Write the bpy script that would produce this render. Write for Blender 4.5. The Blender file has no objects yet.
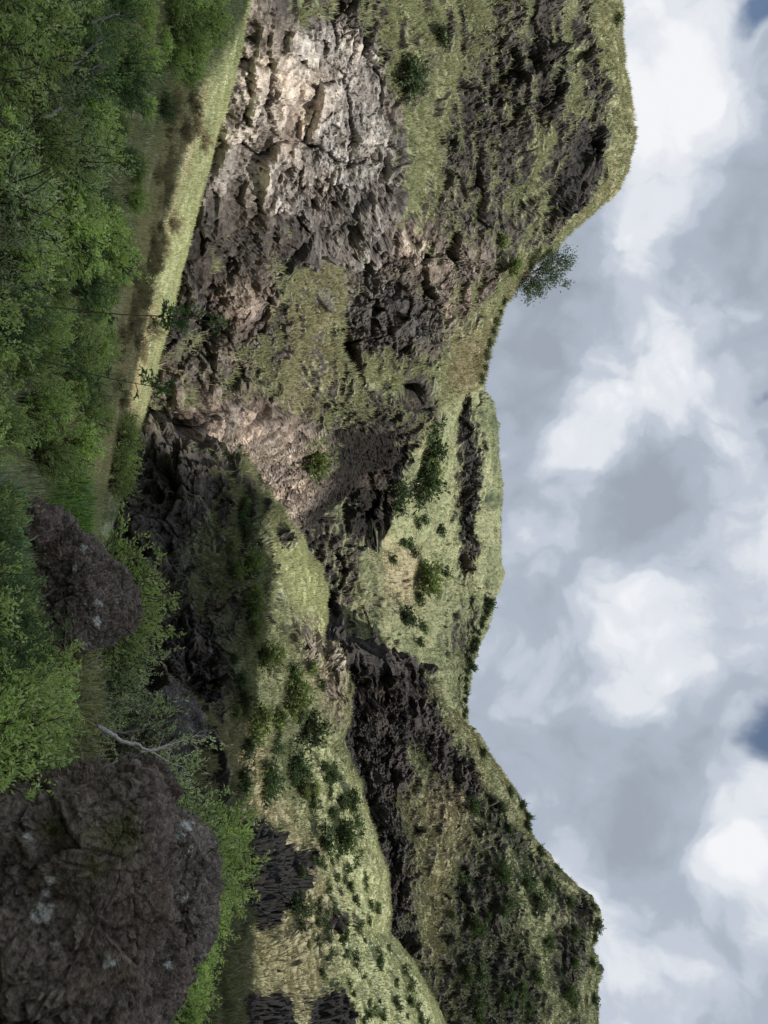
import bpy, math, random
import numpy as np
from mathutils import Vector, Matrix

random.seed(7)
RNG = np.random.default_rng(11)
scene = bpy.context.scene
COL = scene.collection
F32 = np.float32
# ------------------------------------------------------------------ survey station
FOC = 770.0
PITCH = math.radians(12.0)
CP, SP = math.cos(PITCH), math.sin(PITCH)

def at(U, H, D):
    """world point seen at bearing U / elevation H, at forward distance D (metres)"""
    U = np.asarray(U, float); H = np.asarray(H, float); D = np.asarray(D, float)
    cx = (U - 512.0) / FOC; cy = (H - 384.0) / FOC
    y = CP - cy * SP; z = SP + cy * CP
    return np.stack([cx / y * D, D + 0 * cx, z / y * D], -1)

def bearing(P):
    P = np.asarray(P, float)
    f = np.maximum(P[:, 1] * CP + P[:, 2] * SP, 0.2)
    return 512 + FOC * P[:, 0] / f, 384 + FOC * (P[:, 2] * CP - P[:, 1] * SP) / f

# ------------------------------------------------------------------ noise
_perm = np.random.default_rng(3).permutation(256).astype(np.int32)
_perm = np.concatenate([_perm, _perm, _perm])
_grad = np.random.default_rng(5).normal(size=(256, 3)).astype(F32)
_grad /= np.linalg.norm(_grad, axis=1)[:, None]
_rnd = np.random.default_rng(9).random((256, 4)).astype(F32)

def _hash(i, j, k):
    return _perm[_perm[_perm[i & 255] + (j & 255)] + (k & 255)]

def perlin(p):
    p = p.astype(F32); i = np.floor(p).astype(np.int32); f = p - i
    u = f * f * f * (f * (f * 6 - 15) + 10)
    out = 0
    for dx in (0, 1):
        wx = u[:, 0] if dx else 1 - u[:, 0]
        for dy in (0, 1):
            wy = u[:, 1] if dy else 1 - u[:, 1]
            for dz in (0, 1):
                wz = u[:, 2] if dz else 1 - u[:, 2]
                g = _grad[_hash(i[:, 0] + dx, i[:, 1] + dy, i[:, 2] + dz)]
                d = g[:, 0] * (f[:, 0] - dx) + g[:, 1] * (f[:, 1] - dy) + g[:, 2] * (f[:, 2] - dz)
                out = out + wx * wy * wz * d
    return out * 1.5

def fbm(p, scale, octv=4, gain=0.5, seed=0.0, ridged=False):
    p = p.astype(F32) / F32(scale) + F32(seed * 17.31)
    a, s, t = 1.0, 0, 0
    for _ in range(octv):
        n = perlin(p)
        if ridged: n = 1 - 2 * np.abs(n)
        s = s + a * n; t += a; a *= gain; p = p * F32(2.03) + F32(5.7)
    return s / t

def voronoi(p, scale, seed=0.0, stretch=(1, 1, 1)):
    """F1, F2, random value of the nearest cell"""
    p = p.astype(F32) / F32(scale) * np.array(stretch, F32) + F32(seed * 9.13)
    i = np.floor(p).astype(np.int32)
    f1 = np.full(len(p), 9, F32); f2 = f1.copy(); cid = np.zeros(len(p), np.int32)
    for dx in (-1, 0, 1):
        for dy in (-1, 0, 1):
            for dz in (-1, 0, 1):
                h = _hash(i[:, 0] + dx, i[:, 1] + dy, i[:, 2] + dz)
                c = i + np.array([dx, dy, dz], np.int32) + _rnd[h, :3]
                d = ((p - c) ** 2).sum(1)
                m = d < f1
                f2 = np.where(m, f1, np.minimum(f2, d)); cid = np.where(m, h, cid); f1 = np.where(m, d, f1)
    return np.sqrt(f1), np.sqrt(f2), _rnd[cid, 3]

def sstep(a, b, x):
    t = np.clip((x - a) / (b - a), 0, 1)
    return t * t * (3 - 2 * t)

def lerp(a, b, t):
    return a + (b - a) * t

def facets(p, scale, seed=0, tilt=0.6, stretch=(1, 1, 1)):
    """broken-rock relief: every cell is a tilted facet"""
    q = p.astype(F32) / F32(scale) * np.array(stretch, F32) + F32(seed * 9.13)
    i = np.floor(q).astype(np.int32)
    f1 = np.full(len(p), 9, F32); f2 = f1.copy(); val = np.zeros(len(p), F32)
    for dx in (-1, 0, 1):
        for dy in (-1, 0, 1):
            for dz in (-1, 0, 1):
                h = _hash(i[:, 0] + dx, i[:, 1] + dy, i[:, 2] + dz)
                c = i + np.array([dx, dy, dz], np.int32) + _rnd[h, :3]
                v = q - c
                d = (v * v).sum(1)
                m = d < f1
                g = _grad[(h * 7 + 13) & 255]
                hv = _rnd[h, 3] - 0.5 + tilt * (v * g).sum(1)
                f2 = np.where(m, f1, np.minimum(f2, d)); val = np.where(m, hv, val); f1 = np.where(m, d, f1)
    edge = np.sqrt(f2) - np.sqrt(f1)
    return val, edge

# ------------------------------------------------------------------ mesh helpers
def link(name, me, parent=None, mat=None):
    o = bpy.data.objects.new(name, me)
    COL.objects.link(o)
    if parent is not None: o.parent = parent
    if mat is not None and me is not None and len(me.materials) == 0: me.materials.append(mat)
    return o

def np_mesh(name, V, Fq, col=None, smooth=True):
    """V (n,3), Fq (m,k) with one k"""
    me = bpy.data.meshes.new(name)
    V = np.ascontiguousarray(V, F32); Fq = np.ascontiguousarray(Fq, np.int32)
    k = Fq.shape[1]
    me.vertices.add(len(V)); me.vertices.foreach_set('co', V.ravel())
    me.loops.add(Fq.size); me.loops.foreach_set('vertex_index', Fq.ravel())
    me.polygons.add(len(Fq)); me.polygons.foreach_set('loop_start', np.arange(0, Fq.size, k, dtype=np.int32))
    me.polygons.foreach_set('use_smooth', np.full(len(Fq), smooth))
    me.update(calc_edges=True)
    if col is not None: set_col(me, col)
    me.validate()
    return me

def set_col(me, col):
    c = np.ones((len(me.vertices), 4), F32); c[:, :3] = col[:, :3]
    a = me.attributes.new('Col', 'FLOAT_COLOR', 'POINT'); a.data.foreach_set('color', c.ravel())

def grid_faces(nr, nc):
    i = np.arange(nr * nc).reshape(nr, nc)
    return np.stack([i[:-1, :-1], i[:-1, 1:], i[1:, 1:], i[1:, :-1]], -1).reshape(-1, 4)

def grid_normals(G):
    du = np.gradient(G, axis=1); dv = np.gradient(G, axis=0)
    n = np.cross(du, dv); n /= np.maximum(np.linalg.norm(n, axis=2, keepdims=True), 1e-9)
    return n

def tag(o, label=None, cat=None, group=None, kind=None):
    if label: o['label'] = label
    if cat: o['category'] = cat
    if group: o['group'] = group
    if kind: o['kind'] = kind
    return o

def empty(name, loc, rz=0.0, scale=1.0):
    o = bpy.data.objects.new(name, None); COL.objects.link(o)
    o.location = loc; o.rotation_euler = (0, 0, rz); o.scale = (scale,) * 3
    o.empty_display_size = 0.2
    return o

def copy_tree(o, parent=None):
    c = o.copy(); COL.objects.link(c)
    if parent is not None: c.parent = parent
    for ch in list(o.children): copy_tree(ch, c)
    return c

# ------------------------------------------------------------------ materials
def mat_land(name, bump_scales=((2.0, 0.3),), var_scale=3.0, rough=0.95, spec=0.15, var=0.35):
    m = bpy.data.materials.new(name); m.use_nodes = True
    nt = m.node_tree; N = nt.nodes; L = nt.links
    b = N['Principled BSDF']; b.inputs['Roughness'].default_value = rough
    b.inputs['Specular IOR Level'].default_value = spec
    a = N.new('ShaderNodeAttribute'); a.attribute_name = 'Col'
    tc = N.new('ShaderNodeTexCoord')
    n = N.new('ShaderNodeTexNoise'); n.inputs['Scale'].default_value = var_scale
    n.inputs['Detail'].default_value = 6; n.inputs['Roughness'].default_value = 0.7
    L.new(tc.outputs['Object'], n.inputs['Vector'])
    mr = N.new('ShaderNodeMapRange'); mr.inputs['From Min'].default_value = 0.3; mr.inputs['From Max'].default_value = 0.7
    mr.inputs['To Min'].default_value = 1 - var; mr.inputs['To Max'].default_value = 1 + var
    L.new(n.outputs['Fac'], mr.inputs['Value'])
    mx = N.new('ShaderNodeVectorMath'); mx.operation = 'SCALE'
    L.new(a.outputs['Color'], mx.inputs[0]); L.new(mr.outputs['Result'], mx.inputs['Scale'])
    L.new(mx.outputs['Vector'], b.inputs['Base Color'])
    prev = None
    for sc, dist in bump_scales:
        nn = N.new('ShaderNodeTexNoise'); nn.inputs['Scale'].default_value = sc
        nn.inputs['Detail'].default_value = 8; nn.inputs['Roughness'].default_value = 0.65
        L.new(tc.outputs['Object'], nn.inputs['Vector'])
        bp = N.new('ShaderNodeBump'); bp.inputs['Strength'].default_value = 0.8; bp.inputs['Distance'].default_value = dist
        L.new(nn.outputs['Fac'], bp.inputs['Height'])
        if prev: L.new(prev.outputs['Normal'], bp.inputs['Normal'])
        prev = bp
    if prev: L.new(prev.outputs['Normal'], b.inputs['Normal'])
    return m

def mat_leaf(name, transl=0.35, rough=0.55, spec=0.3):
    m = bpy.data.materials.new(name); m.use_nodes = True
    nt = m.node_tree; N = nt.nodes; L = nt.links
    b = N['Principled BSDF']; b.inputs['Roughness'].default_value = rough
    b.inputs['Specular IOR Level'].default_value = spec
    a = N.new('ShaderNodeAttribute'); a.attribute_name = 'Col'
    oi = N.new('ShaderNodeObjectInfo')
    mr = N.new('ShaderNodeMapRange'); mr.inputs['To Min'].default_value = 0.68; mr.inputs['To Max'].default_value = 1.3
    L.new(oi.outputs['Random'], mr.inputs['Value'])
    mx = N.new('ShaderNodeVectorMath'); mx.operation = 'SCALE'
    L.new(a.outputs['Color'], mx.inputs[0]); L.new(mr.outputs['Result'], mx.inputs['Scale'])
    L.new(mx.outputs['Vector'], b.inputs['Base Color'])
    t = N.new('ShaderNodeBsdfTranslucent')
    g = N.new('ShaderNodeVectorMath'); g.operation = 'MULTIPLY'; g.inputs[1].default_value = (1.15, 1.25, 0.6)
    L.new(mx.outputs['Vector'], g.inputs[0]); L.new(g.outputs['Vector'], t.inputs['Color'])
    s = N.new('ShaderNodeMixShader'); s.inputs[0].default_value = transl
    L.new(b.outputs[0], s.inputs[1]); L.new(t.outputs[0], s.inputs[2])
    L.new(s.outputs[0], N['Material Output'].inputs['Surface'])
    return m

M_far = mat_land('weathered_cliff', ((1.5, 0.45), (5.0, 0.14)), var_scale=2.4, var=0.5)
M_ground = mat_land('rough_ground', ((4.0, 0.12), (22.0, 0.03)), var_scale=7.0, var=0.35)
M_rock = mat_land('dark_basalt', ((7.0, 0.12), (26.0, 0.05), (70.0, .02)), var_scale=24.0, var=0.7, rough=0.9, spec=0.25)
M_leaf = mat_leaf('green_leaf')
M_blade = mat_leaf('grass_blade', 0.3, 0.5, 0.3)
M_tuft = mat_leaf('hill_grass', 0.25, 0.9, 0.05)
M_bark = mat_land('grey_bark', ((30.0, 0.01),), var_scale=25.0, var=0.3)

# ------------------------------------------------------------------ mapping canvas for ground cover
class Cover:
    """survey map of a landform: grass coverage g, lushness l (negative: painted sunlight), dryness d, rock brightness b (some painted shade), rock warmth w"""
    U0, U1, H0, H1, S = -260, 1284, -120, 880, 4
    def __init__(self, g, l, d, b, w):
        self.nu = (self.U1 - self.U0) // self.S; self.nh = (self.H1 - self.H0) // self.S
        self.A = np.zeros((self.nh, self.nu, 5), F32); self.A[:] = (g, l, d, b, w)
        uu, hh = np.meshgrid(np.arange(self.nu) * self.S + self.U0, np.arange(self.nh) * self.S + self.H0)
        self.uu, self.hh = uu.astype(F32), hh.astype(F32)
    def poly(self, pts, g=None, l=None, d=None, b=None, w=None, feather=6, op=1.0):
        x, y = self.uu, self.hh
        inside = np.zeros(x.shape, bool)
        n = len(pts)
        for i in range(n):
            x0, y0 = pts[i]; x1, y1 = pts[(i + 1) % n]
            if y0 == y1: continue
            c = ((y0 > y) != (y1 > y)) & (x < (x1 - x0) * (y - y0) / (y1 - y0) + x0)
            inside ^= c
        m = inside.astype(F32)
        r = max(1, int(round(feather / self.S)))
        k = np.ones(2 * r + 1, F32) / (2 * r + 1)
        for _ in range(2):
            m = np.apply_along_axis(lambda v: np.convolve(v, k, 'same'), 0, m)
            m = np.apply_along_axis(lambda v: np.convolve(v, k, 'same'), 1, m)
        m *= op
        for c, v in enumerate((g, l, d, b, w)):
            if v is not None: self.A[:, :, c] = lerp(self.A[:, :, c], v, m)
        return self
    def ell(self, u, h, ru, rh, ang=0, **kw):
        t = np.linspace(0, 2 * np.pi, 20)[:-1]; a = math.radians(ang)
        x, y = ru * np.cos(t), rh * np.sin(t)
        return self.poly(list(zip(u + x * math.cos(a) - y * math.sin(a), h + x * math.sin(a) + y * math.cos(a))), **kw)
    def sample(self, P, warp=7.0, wscale=6.0):
        U, H = bearing(P)
        U = U + warp * fbm(P, wscale, 3, seed=1.3); H = H + warp * fbm(P, wscale, 3, seed=2.7)
        x = np.clip((U - self.U0) / self.S, 0, self.nu - 1.01); y = np.clip((H - self.H0) / self.S, 0, self.nh - 1.01)
        i = x.astype(int); j = y.astype(int); fx = (x - i)[:, None]; fy = (y - j)[:, None]
        A = self.A
        return (A[j, i] * (1 - fx) + A[j, i + 1] * fx) * (1 - fy) + (A[j + 1, i] * (1 - fx) + A[j + 1, i + 1] * fx) * fy

C3 = lambda *a: np.array(a, F32)
GR_BRIGHT, GR_MID, GR_DARK = C3(.37, .39, .225), C3(.225, .25, .14), C3(.06, .083, .052)
GR_DRY, GR_DRY2 = C3(.44, .39, .25), C3(.28, .24, .155)
RK = [C3(.028, .027, .026), C3(.085, .080, .077), C3(.14, .128, .12), C3(.32, .30, .28), C3(.62, .595, .555)]

def ramp(cols, t):
    t = np.clip(t, 0, 1) * (len(cols) - 1); i = np.minimum(t.astype(int), len(cols) - 2); f = (t - i)[:, None]
    c = np.stack(cols)
    return c[i] * (1 - f) + c[i + 1] * f

def veg_colour(P, l, d, unit):
    st = P @ np.array([[1, 0, 0], [0, .35, 0], [0, 0, .22]], F32)
    n = fbm(P, 1.1 * unit, 4, 0.65, seed=8.1) + .7 * fbm(P, 7 * unit, 3, seed=8.9) + .6 * fbm(st, 2.2 * unit, 4, .6, seed=10.9)
    t = np.clip(l + 0.55 * n, 0, 1)
    c = ramp([GR_BRIGHT, GR_MID, GR_DARK], t) * (1 + .5 * np.clip(-l, 0, 1))[:, None]  # negative lushness brightens the grass in place of sunlight
    dn = sstep(0.1, 0.7, d + 0.5 * fbm(P, 2.5 * unit, 4, 0.6, seed=9.4))
    dc = ramp([GR_DRY, GR_DRY2], 0.5 + 0.9 * fbm(P, 0.9 * unit, 3, 0.6, seed=3.2))
    return lerp(c, dc, (dn * np.clip(1.2 - l, 0, 1))[:, None])

def ground_cover(P, M, Nz, unit, cav=None):
    g, l, d, b, w = M.T
    n1 = fbm(P, 2.6 * unit, 6, 0.72, seed=4.4)
    gf = sstep(-0.12, 0.16, (g - 0.5) * 1.0 + (.55 + .40 * sstep(0, .2, g)) * n1 + (.25 + .42 * sstep(.05, .3, g)) * (Nz - 0.38))
    gf = np.where(g > 0.97, np.maximum(gf, .85), gf)
    _, _, cid = voronoi(P, 0.8 * unit, 2.0)
    br = b * (1 + .35 * fbm(P, 5 * unit, 3, seed=6.9)) + (.16 + .42 * b) * fbm(P, 1.2 * unit, 6, 0.8, seed=6.2) + 0.12 * (cid - 0.5) * (.3 + b) + .05 * b
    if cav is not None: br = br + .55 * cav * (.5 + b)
    rock = ramp(RK, br)
    ww = np.clip(w + 0.7 * fbm(P, 3.5 * unit, 3, seed=7.7), 0, 1)[:, None]
    rock = rock * lerp(C3(1.0, 1.0, .99), C3(1.16, 1.0, .87), ww)
    veg = veg_colour(P, l, d, unit)
    return lerp(rock, veg, gf[:, None]).astype(F32), gf

# ------------------------------------------------------------------ landforms
def prof(pts, U):
    p = np.array(pts, float); v = np.interp(U, p[:, 0], p[:, 1])
    k = np.hanning(9)[1:-1]; k /= k.sum(); pad = np.pad(v, 3, mode='edge')
    return np.convolve(pad, k, 'valid')

def loft(rows, segs):
    """rows: list of (nc,3) arrays; Catmull-Rom between them with segs[i] steps"""
    R = [np.asarray(r, float) for r in rows]
    R = [2 * R[0] - R[1]] + R + [2 * R[-1] - R[-2]]
    out = []; par = []
    for i, s in enumerate(segs):
        p0, p1, p2, p3 = R[i], R[i + 1], R[i + 2], R[i + 3]
        for t in np.arange(s) / s:
            m1 = (p2 - p0) * 0.38; m2 = (p3 - p1) * 0.38
            t2, t3 = t * t, t * t * t
            out.append((2 * t3 - 3 * t2 + 1) * p1 + (t3 - 2 * t2 + t) * m1 + (-2 * t3 + 3 * t2) * p2 + (t3 - t2) * m2)
            par.append(i + t)
    out.append(R[-2]); par.append(len(segs))
    return np.array(out), np.array(par)

LANDS = {}
def landform(name, U, rows, segs, cover, ridge_row, unit, amps, wscale, warp=7.0, back=None, dents=(), calm=()):
    rows = list(rows)
    last = rows[-1]
    for dy, dz in back or ((6, -2), (30, -25), (80, -70)):
        rows.append(last + np.array([0, dy, dz], float)); segs = list(segs) + [10]
    G, par = loft(rows, segs)
    nr, nc = G.shape[:2]
    N = grid_normals(G)
    s = np.sign(N[:, :, 2:3].mean()); N = N * s
    P = G.reshape(-1, 3); Nf = N.reshape(-1, 3)
    M = cover.sample(P, warp, wscale)
    g = M[:, 0]
    fade = 1 - 0.8 * np.exp(-((par - ridge_row) / 0.22) ** 2)
    fade = np.repeat(fade, nc)
    rocky = np.clip(1.15 - g, 0.12, 1)
    big, mid, blk, fin = amps
    h = big * fade * fbm(P, 9 * unit, 4, seed=1.1)
    h = h + mid * fade * rocky * fbm(P, 3.6 * unit, 5, 0.55, seed=2.2, ridged=True)
    Pw = P + (0.5 * unit * np.stack([fbm(P, 1.5 * unit, 2, seed=k) for k in (3.1, 4.1, 5.1)], 1))
    fv, fe = facets(Pw, 1.5 * unit, 1, 0.9)
    fv2, fe2 = facets(Pw, 0.6 * unit, 2, 0.9)
    f2 = 0.5 + 0.5 * fade
    vary = .35 + 1.1 * sstep(-.3, .35, fbm(P, 7 * unit, 3, seed=12.2)); vary2 = .5 + 1.0 * sstep(-.25, .3, fbm(P, 3 * unit, 3, seed=13.2))
    fv3, fe3 = facets(Pw + 3.3, 3.4 * unit, 5, 0.9)
    fv4, fe4 = facets(Pw + 5.3, .3 * unit, 7, 1.0)
    h = h + blk * rocky * f2 * (1.7 * fv3 * vary2 + vary * (.85 * fv + 0.38 * fv2 * vary2 + .20 * fv4 - 0.14 * (1 - sstep(0, 0.12, fe)) - 0.12 * (1 - sstep(0, 0.2, fe2))))
    tone = (.30 * fv3 + .34 * fv + .2 * fv2 - .22 * (1 - sstep(0, .09, fe)) - .22 * (1 - sstep(0, .06, fe3)) - .16 * (1 - sstep(0, .12, fe2))) * (.35 + .65 * vary)  # block tones, plus crevice shade painted into the rock colour
    h = h - .5 * blk * rocky * f2 * (1 - sstep(0, .07, fe3)) * vary2
    h = h + .30 * blk * rocky * f2 * fbm(P @ np.array([[.9, .3, .3], [-.3, .9, .3], [.2, -.4, .8]], F32), .8 * unit, 5, .7, seed=14.2, ridged=True)
    h = h + fin * f2 * fbm(P, 0.55 * unit, 4, 0.65, seed=5.5)
    # tussocky relief on the grass
    h = h + 0.35 * fin * f2 * (1 - rocky) * fbm(P, 0.9 * unit, 3, 0.6, seed=6.5, ridged=True)
    Hd = Nf * np.array([1, 1, .12]); Hd = Hd / np.maximum(np.linalg.norm(Hd, axis=1, keepdims=True), 1e-6)
    rk = (np.clip(rocky, 0, 1) * .92)[:, None]
    dv = Nf * (1 - rk) + Hd * rk
    dv = dv / np.maximum(np.linalg.norm(dv, axis=1, keepdims=True), 1e-6)
    # ledges: basalt flows step back in uneven benches
    zz_ = P[:, 2] + 2.2 * unit * fbm(P, 8 * unit, 4, .6, seed=21.0) + .45 * P[:, 0] * .35
    stp = 3.4 * unit
    fr = (zz_ / stp) % 1.0
    saw = np.where(fr < .8, .5 - fr / .8, (fr - .8) / .2 - .5)
    lg = sstep(-.15, .3, fbm(P, 6 * unit, 3, seed=22.0))
    tanv = np.clip(np.abs(Nf[:, 2]) / np.maximum(np.hypot(Nf[:, 0], Nf[:, 1]), .25), .2, 1.6)
    h = h - .58 * saw * stp * tanv * lg * np.clip(rocky, 0, 1) * f2
    if len(dents):
        u_, h_ = bearing(P)
        for (du, dh, ru, rh, dp) in dents:
            h = h - dp * np.exp(-(((u_ - du) / ru) ** 2 + ((h_ - dh) / rh) ** 2) ** 1.5)
    if len(calm):
        u_, h_ = bearing(P)
        for (du, dh, ru, rh, k_) in calm:
            q_ = np.exp(-(((u_ - du) / ru) ** 2 + ((h_ - dh) / rh) ** 2) ** 2)
            h = h * (1 - k_ * q_) + q_ * unit * rocky * (.16 * fv2 + .10 * fv4 + .12 * fbm(P, 1.0 * unit, 5, .65, seed=31.0)); dv = dv * (1 - q_[:, None]) + Nf * q_[:, None]
    G2 = (P + dv * h[:, None]).reshape(nr, nc, 3)
    N2 = (grid_normals(G2) * s).reshape(-1, 3)
    P2 = G2.reshape(-1, 3)
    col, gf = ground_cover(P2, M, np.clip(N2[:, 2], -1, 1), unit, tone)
    me = np_mesh(name, P2, grid_faces(nr, nc), col, smooth=False)
    o = link(name, me, None, M_far); tag(o, kind='structure')
    LANDS[name] = dict(P=P2, N=N2, M=M, gf=gf, par=np.repeat(par, nc), nc=nc, nr=nr, G=G2, U=U, ridge=ridge_row)
    return o

EL = math.radians(40)
# ---- A : the big cliff on the left
ridgeA = [(-300, 600), (-100, 612), (0, 616), (20, 618), (60, 622), (100, 627), (150, 629), (170, 625), (190, 610), (210, 592), (225, 575), (245, 553),
          (260, 535), (275, 525), (290, 515), (305, 505), (330, 497), (350, 490), (370, 487), (385, 482), (395, 458), (405, 440), (430, 420),
          (450, 404), (470, 384), (490, 350), (510, 325), (530, 305), (560, 285), (640, 240)]
strip_top = [(-300, 300), (-100, 265), (0, 250), (60, 236), (100, 223), (150, 212), (200, 200), (250, 186), (300, 170), (350, 158), (400, 146), (450, 134), (490, 122), (640, 110)]
UA = np.linspace(-150, 600, 760)
rA = prof(ridgeA, UA); bA = prof(strip_top, UA) - 24
dA = prof([(-300, 36), (0, 38.5), (430, 47), (500, 60), (640, 90)], UA)
hang = prof([(-300, 1), (250, 1), (330, .85), (420, .7), (600, .6)], UA)
rowsA = [at(UA, bA + f * (rA - bA), dA + q * 38 * hang) for f, q in ((0, 0), (.3, .17), (.44, .30), (.60, .55), (.80, .70), (.94, .88), (1, 1))]
cA = Cover(.28, .35, .1, .38, .35)
cA.poly([(-200, 480), (-200, 600), (0, 590), (130, 605), (200, 575), (240, 520), (230, 470), (100, 440)], g=.24, b=.24, w=.2)
cA.poly([(225, 340), (225, 500), (300, 480), (350, 430), (345, 350)], g=.18, b=.5, w=.45)
cA.poly([(-200, 585), (0, 588), (60, 596), (110, 602), (145, 606), (170, 598), (200, 577), (225, 556), (250, 530), (280, 500), (310, 474), (335, 448), (370, 436), (410, 440), (410, 520), (200, 680), (-200, 660)], g=.99, l=.28, d=.3, feather=5)
cA.poly([(135, 555), (133, 592), (150, 602), (170, 596), (200, 574), (216, 560), (205, 549), (165, 560)], g=.02, b=.10, w=.1, feather=4)
cA.ell(90, 590, 22, 9, 0, g=.1, b=.25, w=.1)
cA.poly([(0, 555), (0, 575), (60, 580), (120, 582), (130, 560), (90, 552), (50, 560)], g=.75, l=.4)
cA.poly([(130, 545), (215, 548), (230, 530), (190, 528), (150, 532)], g=.9, l=.3)
cA.poly([(40, 535), (45, 560), (110, 560), (115, 540), (80, 530)], g=.12, b=.08, w=.1)
cA.poly([(-200, 360), (-200, 470), (0, 472), (20, 482), (45, 478), (70, 458), (100, 450), (130, 442), (180, 436), (225, 432), (235, 412), (212, 398), (170, 392), (150, 388), (120, 386), (90, 390), (60, 384), (20, 376)], g=.74, l=.34, d=.15, b=.3)
cA.ell(80, 413, 16, 11, 0, g=.1, l=.8, b=.15, w=.3)
cA.ell(35, 440, 16, 10, 30, g=.4, l=.6, b=.3, w=.3)
cA.poly([(0, 482), (35, 483), (40, 489), (0, 488)], g=1, l=.2, feather=3)
cA.poly([(-200, 200), (-200, 370), (10, 370), (25, 375), (120, 382), (200, 385), (215, 380), (225, 340), (222, 280), (212, 230), (205, 195), (100, 215)], g=.04, b=.70, w=.3)
cA.poly([(-200, 300), (-200, 380), (10, 385), (30, 370), (22, 310), (5, 270)], g=.3, b=.22, w=.25)
cA.poly([(55, 232), (52, 300), (70, 330), (110, 330), (140, 300), (170, 280), (175, 235), (130, 220)], g=0, b=.88, w=.5)
cA.ell(115, 303, 16, 14, 0, b=1.0, w=.7)
cA.ell(66, 350, 10, 26, 0, b=.82, w=.1)
cA.poly([(85, 335), (75, 385), (200, 388), (225, 380), (225, 330), (170, 320), (120, 320)], g=.02, b=.74, w=.05)
cA.poly([(190, 300), (190, 392), (240, 395), (330, 350), (325, 290), (250, 300)], g=.05, b=.52, w=.12)
cA.poly([(205, 175), (200, 250), (215, 290), (260, 300), (330, 280), (345, 220), (340, 150), (300, 155)], g=.12, b=.27, w=.5)
cA.poly([(283, 215), (280, 262), (300, 275), (325, 255), (330, 232), (305, 222)], g=0, b=.68, w=.9)
cA.ell(258, 262, 12, 20, 0, g=.3, b=.5, w=.6)
cA.poly([(340, 140), (335, 230), (360, 262), (400, 260), (440, 200), (440, 130)], g=.22, b=.40, w=.65)
cA.poly([(270, 290), (265, 345), (285, 352), (330, 345), (390, 330), (430, 300), (420, 270), (380, 268), (330, 270)], g=.58, l=.35, d=.4)
cA.poly([(210, 385), (215, 432), (290, 440), (290, 415), (260, 400)], g=.15, b=.62, w=.9)
cA.poly([(280, 425), (285, 490), (330, 470), (345, 435), (320, 415)], g=.25, b=.55, w=.85)
cA.poly([(300, 345), (295, 430), (345, 430), (360, 400), (360, 350)], g=.08, b=.30, w=.2)
cA.poly([(340, 452), (340, 478), (360, 484), (395, 468), (390, 455)], d=.9)
cA.poly([(362, 362), (360, 392), (372, 412), (385, 420), (392, 405), (385, 380), (400, 360), (430, 345), (440, 330), (425, 330), (395, 345)], g=.95, l=.25)
cA.poly([(395, 350), (390, 405), (402, 418), (440, 412), (460, 400), (450, 345), (420, 340)], g=.35, b=.30, w=.3)
cA.ell(392, 408, 12, 10, 0, g=0, b=-.1, w=.2, feather=3)  # cave shade painted as near-black rock
cA.poly([(430, 325), (432, 405), (480, 390), (530, 330), (530, 290), (470, 315)], g=.0, b=-.15, w=.4)  # shadowed alcove: its shade is put into the rock colour
cA.poly([(395, 190), (392, 240), (405, 285), (425, 320), (455, 336), (485, 330), (505, 305), (530, 300), (530, 280), (490, 240), (470, 200), (455, 150), (430, 150)], g=.02, b=.64, w=.85)
cA.ell(440, 325, 8, 26, 0, g=.5, l=.35)
cA.ell(465, 320, 16, 10, 0, g=.95, l=.85)
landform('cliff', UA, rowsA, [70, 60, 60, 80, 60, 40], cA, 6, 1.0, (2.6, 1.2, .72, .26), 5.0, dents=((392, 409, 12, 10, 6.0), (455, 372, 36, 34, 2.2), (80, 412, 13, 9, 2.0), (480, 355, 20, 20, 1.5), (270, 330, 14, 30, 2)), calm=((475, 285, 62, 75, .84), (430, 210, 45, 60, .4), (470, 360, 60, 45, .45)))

# ---- B : the green hill at the head of the valley
UB = np.linspace(330, 780, 430)
ridgeB = [(300, 470), (360, 478), (395, 482), (405, 490), (420, 493), (440, 497), (460, 499), (480, 500), (500, 502), (530, 500), (560, 498), (590, 496), (602, 493), (606, 491),
          (615, 488), (630, 482), (650, 475), (670, 471), (690, 468), (720, 467), (760, 466), (800, 466)]
brink = [(300, 445), (350, 440), (387, 433), (430, 416), (460, 408), (475, 400), (485, 388), (505, 386), (525, 384), (535, 372), (545, 360), (600, 366), (640, 380), (680, 400), (800, 425)]
bandlo = [(300, 458), (400, 459), (450, 456), (500, 455), (540, 457), (575, 460), (620, 462), (680, 452), (800, 452)]
bandhi = [(300, 470), (395, 472), (410, 475), (470, 476), (540, 471), (575, 470), (620, 476), (680, 462), (720, 460), (800, 460)]
hb = prof(brink, UB)
rowsB = [at(UB, 270 + 0 * UB, 140 + 0 * UB), at(UB, hb - 12, 160 + 0 * UB), at(UB, hb, 163 + 0 * UB),
         at(UB, lerp(hb, prof(bandlo, UB), .5), 200 + 0 * UB), at(UB, prof(bandlo, UB), 236 + 0 * UB), at(UB, prof(bandhi, UB), 242 + 0 * UB), at(UB, prof(ridgeB, UB), 262 + 0 * UB)]
cB = Cover(.86, .30, .2, .2, .3)
cB.poly([(300, 250), (300, 445), (387, 431), (430, 415), (460, 407), (475, 399), (485, 387), (525, 383), (535, 371), (545, 356), (600, 352), (700, 340), (700, 250)], g=.18, b=.16, w=.3, feather=3)
cB.poly([(410, 400), (430, 414), (460, 406), (476, 396), (486, 386), (528, 382), (538, 365), (520, 340), (440, 340)], g=.0, b=-.12, w=.35, feather=3)  # the alcove's shade, painted dark below the brink
cB.ell(478, 372, 18, 22, 0, g=0, b=.14, w=1.0)
cB.poly([(430, 300), (432, 335), (470, 345), (520, 340), (530, 310)], g=.75, l=.8)
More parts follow.
